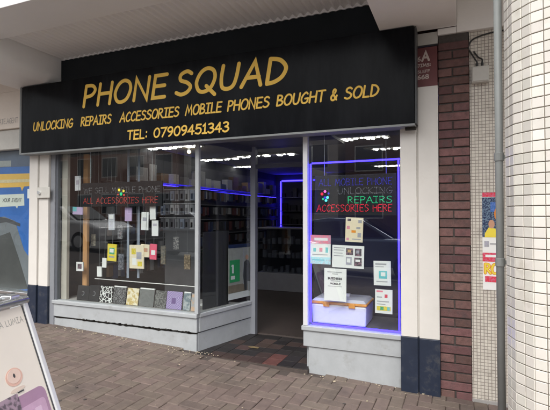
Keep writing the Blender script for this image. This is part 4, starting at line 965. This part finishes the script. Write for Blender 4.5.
nail(-9.0, -4.885, -.04, .03, gz(-6)-.3, onY(10, 293, -.02).z).build('riser', GREYP, ngh)
nsz = onY(10, 293, -.02).z
nail(-9.0, -4.886, -.07, .06, nsz+.001, nsz+.035).build('sill', STEEL, ngh, bevel=.006)
nail(-9.0, -4.886, .012, .018, nsz+.036, z1_-.001).build('window_pane', glass_mat('clean_glass', base=.012), ngh)
def nsheet(b, pts, Y): return b.prism([onY(u, v, Y) for u, v in pts], (0, .0015, 0))
yp = .06
npz0, npz1 = nsz+.036, z1_
po = thing('window_poster', (-5.6, yp, npz0), 'large blue travel poster with yellow band filling the neighbouring window', 'poster')
MB().box(-8.0, -4.89, yp, yp+.004, npz0, npz1).build('sheet', PBLUE, po)
nsheet(MB(), [(-60, 176), (33.5, 173.2), (33.5, 185.6), (24, 186.6), (22, 191), (20.5, 187), (-60, 190)], yp-.002).build('print', mat('ochre_print', (.60, .36, .07), .5, .06), po)
nsheet(MB(), [(-60, 181.5), (30, 179), (30, 182), (-60, 185)], yp-.0035).build('print', mat('band_text', (.50, .42, .25), .5, .2, 60), po)
nsheet(MB(), [(-60, 152), (33.5, 150), (33.5, 166), (-60, 170)], yp-.0021).build('print', mat('slate_print', (.07, .09, .14), .4, .15, 6), po)
nsheet(MB(), [(-60, 163), (11, 160.5), (11, 166.5), (-60, 169)], yp-.0036).build('print', mat('pale_label', (.26, .27, .26), .5, .15, 60), po)
nsheet(MB(), [(-60, 197), (24, 193.8), (24.3, 205.5), (18, 206), (17, 208.5), (15.5, 206.2), (-60, 210)], yp-.0022).build('print', mat('bubble_print', (.50, .52, .46), .5, .04), po)
p0_, p1_ = onY(2.5, 202, yp), onY(22, 201, yp)
merged(text('YOUR EVENT', p0_.x, p1_.x, p0_.z, .045, .006, frY(yp-.0040), .25)).build('print', INK, po)
nsheet(MB(), [(-60, 226), (-10, 219), (4, 216.5), (15, 221), (24, 250), (32.5, 262), (33.4, 262), (33.4, 289), (-60, 292)], yp-.0023).build('print', mat('hull_grey', (.13, .14, .15), .5, .2, 4), po)
nsheet(MB(), [(-60, 236), (-6, 238), (10, 232), (20, 262), (28, 289), (-60, 290)], yp-.0030).build('print', mat('hull_dark', (.055, .056, .055), .5, .2, 4), po)
nsheet(MB(), [(-30, 222), (0, 216.8), (8, 218.5), (20, 223.5), (20, 226.5), (6, 222), (-30, 228)], yp-.0037).build('print', INK, po)
b0 = onY(27, 198.5, .02); b1 = onY(33, 188.8, .02)
solo('card_holder', MB().box(b0.x, b1.x, .022, .045, b0.z, b1.z), PAPER, 'small white card holder at the edge of the neighbouring window', 'holder', bevel=.004)

# =================================================================== SANDWICH BOARD
EA = R(12); ev = Vector((-math.sin(EA), math.cos(EA), 0)); nv = Vector((math.cos(EA), math.sin(EA), 0))
T0 = atD(25.5, 298.5, 2.30); gzb = gz(T0.x)
Hh = T0.z-gzb; lean = .38
dn = (nv*lean*Hh - Vector((0, 0, Hh))); DL = dn.length; dn.normalize(); fn = ev.cross(dn).normalized()
if fn.dot(CAM-T0) < 0: fn = -fn
ab = thing('sandwich_board', (T0.x-ev.x*.3, T0.y-ev.y*.3, gzb), 'silver framed sandwich board with cream phone poster at the lower left corner', 'sandwich board')
def fb(s, t, o=0.0): return T0 - ev*s + dn*t + fn*o          # s metres from the far edge, t metres down the face
BW = .64
CHR = mat('chrome_frame', (.66, .67, .68), .22, .05, 20, metal=.85)
ALW = mat('white_alu_frame', (.60, .61, .62), .32, .04, 10, metal=.3)
def fbox(s0, s1, t0, t1, o0, o1):
    return MB().hexa([fb(s0,t0,o0), fb(s1,t0,o0), fb(s1,t1,o0), fb(s0,t1,o0), fb(s0,t0,o1), fb(s1,t0,o1), fb(s1,t1,o1), fb(s0,t1,o1)])
fbox(.03, BW-.03, .03, DL-.05, -.012, -.006).build('panel', mat('cream_poster', (.87, .81, .73), .35, .03, 4), ab)
fbox(-.002, .030, .012, DL, -.02, .006).build('side_rail', ALW, ab, bevel=.006)
fbox(.031, .037, .03, DL-.03, -.0058, -.002).build('gasket', INK, ab)
fbox(BW-.030, BW+.002, .012, DL, -.02, .006).build('side_rail', ALW, ab, bevel=.006)
fbox(.031, BW-.031, DL-.05, DL-.02, -.02, .006).build('bottom_rail', ALW, ab, bevel=.006)
MB().tube([fb(-.004, .005, -.002), fb(BW+.004, .005, -.002)], .021, 14).build('top_rail', CHR, ab, smooth=True)
# rear leaf
dn2 = (-nv*lean*Hh*.9 - Vector((0, 0, Hh))); T1 = T0 - nv*.075
def rb_(s, t, o=0): return T1 - ev*s + dn2*t - nv*o
for s0, s1, t0, t1 in ((-.002, .03, 0, 1), (BW-.03, BW+.002, 0, 1), (.031, BW-.031, .93, .98), (.031, BW-.031, .03, .93)):
    thk = .02 if s1-s0 < .1 or t1-t0 < .1 else .006
    MB().hexa([rb_(s0,t0), rb_(s1,t0), rb_(s1,t1), rb_(s0,t1), rb_(s0,t0,thk), rb_(s1,t0,thk), rb_(s1,t1,thk), rb_(s0,t1,thk)]).build('rear_rail' if thk > .01 else 'rear_panel', ALW if thk > .01 else PAPER, ab)
MB().tube([T1+ev*.004+Vector((0, 0, .012)), T1-ev*(BW+.004)+Vector((0, 0, .012))], .017, 12).build('top_rail', CHR, ab, smooth=True)
for s in (.06, .45):
    MB().obox((T0+T1)/2 - ev*s + Vector((0, 0, .012)), ev*.03, nv*.03, Vector((0, 0, .016))).build('hinge', STEEL, ab, bevel=.004)
# print on the board
def onB(u, v): d = onP(u, v, fb(0, 0, -.006), fn); return ((T0-d).dot(ev), (d-T0).dot(dn))
def frB(o0): return lambda a, b, o: fb(a, b, -.006+o0+o)
s0, t0 = onB(22.5, 319); s1, t1 = onB(0.5, 327.5)
def frT(a, b, o): return fb(s0+(a*-1), t0 - b, -.0055+o)     # a runs left (negative) to 0 at the far end
W_ = (s1-s0)*11/6.6
merged(text('NOKIA LUMIA', -W_, 0, -.012, .028, .0032, frT)).build('print', mat('board_grey_text', (.30, .29, .27), .5), ab)
sc_, tc_ = onB(14, 377)
def disc(sc, tc, rs, rt, o, m, n=24):
    MB().prism([fb(sc+rs*math.cos(k*2*math.pi/n), tc+rt*math.sin(k*2*math.pi/n), o) for k in range(n)], fn*.0008).build('print', m, ab)
disc(sc_, tc_, .050, .042, -.0055, mat('icon_pink', (.62, .40, .33), .4)); disc(sc_, tc_-.004, .040, .033, -.0045, mat('icon_pale', (.68, .52, .45), .4)); disc(sc_, tc_-.006, .006, .010, -.0035, INK)
disc(sc_, tc_+.060, .045, .010, -.0055, mat('icon_shadow_print', (.60, .50, .43), .4))
# phone picture: rounded rectangle
sA, tA = onB(46, 391); rr = .03
def rrect(s0, s1, t0, t1, r, o, m):
    pts = []
    for (cs, ct, a0) in ((s0+r, t0+r, math.pi), (s1-r, t0+r, 1.5*math.pi), (s1-r, t1-r, 0), (s0+r, t1-r, .5*math.pi)):
        for k in range(6): a = a0+k*math.pi/10; pts.append(fb(cs+r*math.cos(a), ct+r*math.sin(a), o))
    MB().prism(pts, fn*.0008).build('print', m, ab)
sB, tB = onB(40, 386.5)
rrect(sB-.025, sB+.42, tB-.006, DL-.10, .04, -.0055, mat('phone_lilac', (.33, .20, .30), .35, .1, 6))
rrect(sB-.006, sB+.40, tB+.05, DL-.13, .02, -.0045, mat('phone_screen', (.46, .30, .42), .3, .15, 10))
sD, tD = onB(12, 397)
rrect(sD-.03, sD+.12, tD-.005, tD+.16, .004, -.0035, pattern_mat('screen_photo', 'noise', (.30, .22, .28), (.10, .08, .10), 40))
for i in range(5):
    for j in range(3):
        if i < 3: continue
        rrect(sB+.03+j*.05, sB+.07+j*.05, tB+.08+(i-3)*.05, tB+.12+(i-3)*.05, .004, -.0036, mat('tile_%d' % (i+j), ((.55, .40, .52), (.40, .24, .38), (.62, .50, .58))[(i+j) % 3], .3, .1))
sE, tE = onB(20, 390); rrect(sE-.02, sE+.02, tE+.004, tE+.010, .002, -.0035, INK)

# =================================================================== ACROSS THE STREET (seen mirrored in the glass)
def facade(name, x0, x1, y, h, m, lab, floors, n):
    t = thing(name, ((x0+x1)/2, y, gz(x0)), lab, 'building')
    nail(x0, x1, y-6, y, gz(x0)-.5, h).build('wall', m, t)
    nail(x0-.05, x1+.05, y-6, y+.15, h+.001, h+.25).build('parapet', KERBM, t)
    for f_ in range(floors):
        zb_ = 1.0+f_*2.9 + gz(x0)
        for i in range(n):
            xa = x0+(x1-x0)*(i+.2)/n; xb = x0+(x1-x0)*(i+.8)/n
            w = nail(xa, xb, y-.02, y+.04, zb_, zb_+1.6).build('window', WHITEP, t)
            nail(xa+.07, xb-.07, y+.041, y+.05, zb_+.07, zb_+1.53).build('pane', mat('far_pane', (.03, .035, .04), .08, 0), w)
facade('far_building', -32, -19, -23.2, 7.0, mat('far_brick', (.24, .14, .11), .9, .15, 6), 'two storey red brick terrace across the street to the left', 2, 5)
facade('far_building', -18.5, -7, -23.2, 8.2, mat('far_render', (.36, .33, .30), .9, .1, 4), 'beige rendered block across the street behind the parked cars', 2, 4)
facade('far_building', -6.5, 8, -23.2, 7.0, mat('far_dark_brick', (.12, .075, .065), .9, .15, 6), 'dark brick block across the street facing the shop', 2, 5)
TYRE = mat('tyre', (.015, .015, .015), .9, 0); CGL = mat('car_glass', (.012, .014, .016), .05, 0); LENS = mat('lamp_lens', (.6, .6, .62), .1, 0); REDL = mat('tail_lens', (.4, .01, .01), .2, 0)
def car(x, y, paint, lab):
    g = gz(x)-.13; t = thing('parked_car', (x, y, g), lab, 'car', 'cars parked along the kerb'); org = Vector((x, y, g))
    prof = [(-2.1,.38),(-2.12,.62),(-2.02,.88),(-1.5,.95),(-1.30,.97),(1.05,.97),(1.7,.90),(2.08,.74),(2.12,.5),(2.08,.34),(1.62,.30),(-1.6,.30)]
    def loft(sections, name, m, par=t):
        b = MB(); n = len(sections[0]); vs = []; fs = []
        for s_ in sections: vs += [org+Vector(p) for p in s_]
        for i in range(len(sections)-1):
            for k in range(n): fs.append((i*n+k, i*n+(k+1) % n, (i+1)*n+(k+1) % n, (i+1)*n+k))
        fs += [tuple(range(n-1, -1, -1)), tuple((len(sections)-1)*n+k for k in range(n))]
        return b.add(vs, fs).build(name, m, par, bevel=.03, smooth=False)
    loft([[(a*(1-.03*(abs(w) > .8)), w, .3+(h-.3)*(1-.10*(abs(w) > .8))) for a, h in prof] for w in (-.86, -.78, 0, .78, .86)], 'body', paint)
    cab_ = [(-1.62,.95),(-1.25,1.36),(-.6,1.45),(.25,1.42),(1.05,.96)]
    loft([[(a*(1 if abs(w) < .7 else .98), w*(1 if h < 1 else .86), h) for a, h in cab_] for w in (-.74, 0, .74)], 'roof', paint)
    for sg in (-1, 1):
        for a0_, a1_, b0_, b1_ in ((-1.25, -.25, -.98, -.28), (-.17, .82, -.2, .22)):
            pts = [(a0_, sg*.755, 1.0), (a1_, sg*.755, 1.0), (b1_, sg*.655, 1.37), (b0_, sg*.655, 1.34)]
            MB().prism([org+Vector(p) for p in pts], (0, sg*.012, 0)).build('side_window', CGL, t)
        for xx in (-1.32, 1.32):
            w = MB().tube([org+Vector((xx, sg*.66, .31)), org+Vector((xx, sg*.87, .31))], .31, 22).build('wheel', TYRE, t, bevel=.02)
            MB().tube([org+Vector((xx, sg*.85, .31)), org+Vector((xx, sg*.88, .31))], .19, 14).build('rim', STEEL, w)
        MB().box(x+2.02, x+2.11, y+sg*.62-.16, y+sg*.62+.16, g+.62, g+.74).build('headlight', LENS, t)
        MB().box(x-2.12, x-2.02, y+sg*.66-.12, y+sg*.66+.12, g+.66, g+.82).build('tail_light', REDL, t)
    for pts in ([(.35,-.58,1.415),(.35,.58,1.415),(1.02,.62,1.0),(1.02,-.62,1.0)], [(-1.28,-.56,1.36),(-1.28,.56,1.36),(-1.62,.6,.98),(-1.62,-.6,.98)]):
        MB().prism([org+Vector(p) for p in pts], (.02 if pts[0][0] > 0 else -.02, 0, .012)).build('windscreen', CGL, t)
car(-12.3, -7.3, mat('white_car', (.72, .72, .72), .25, 0, coat=.6), 'white parked hatchback seen mirrored in the left window')
car(-7.3, -7.3, mat('silver_car', (.38, .40, .43), .25, 0, metal=.5, coat=.6), 'silver parked hatchback mirrored beside the corner post')
car(-2.4, -7.3, mat('blue_grey_car', (.16, .20, .28), .25, 0, metal=.5, coat=.6), 'blue grey parked hatchback mirrored in the right window')
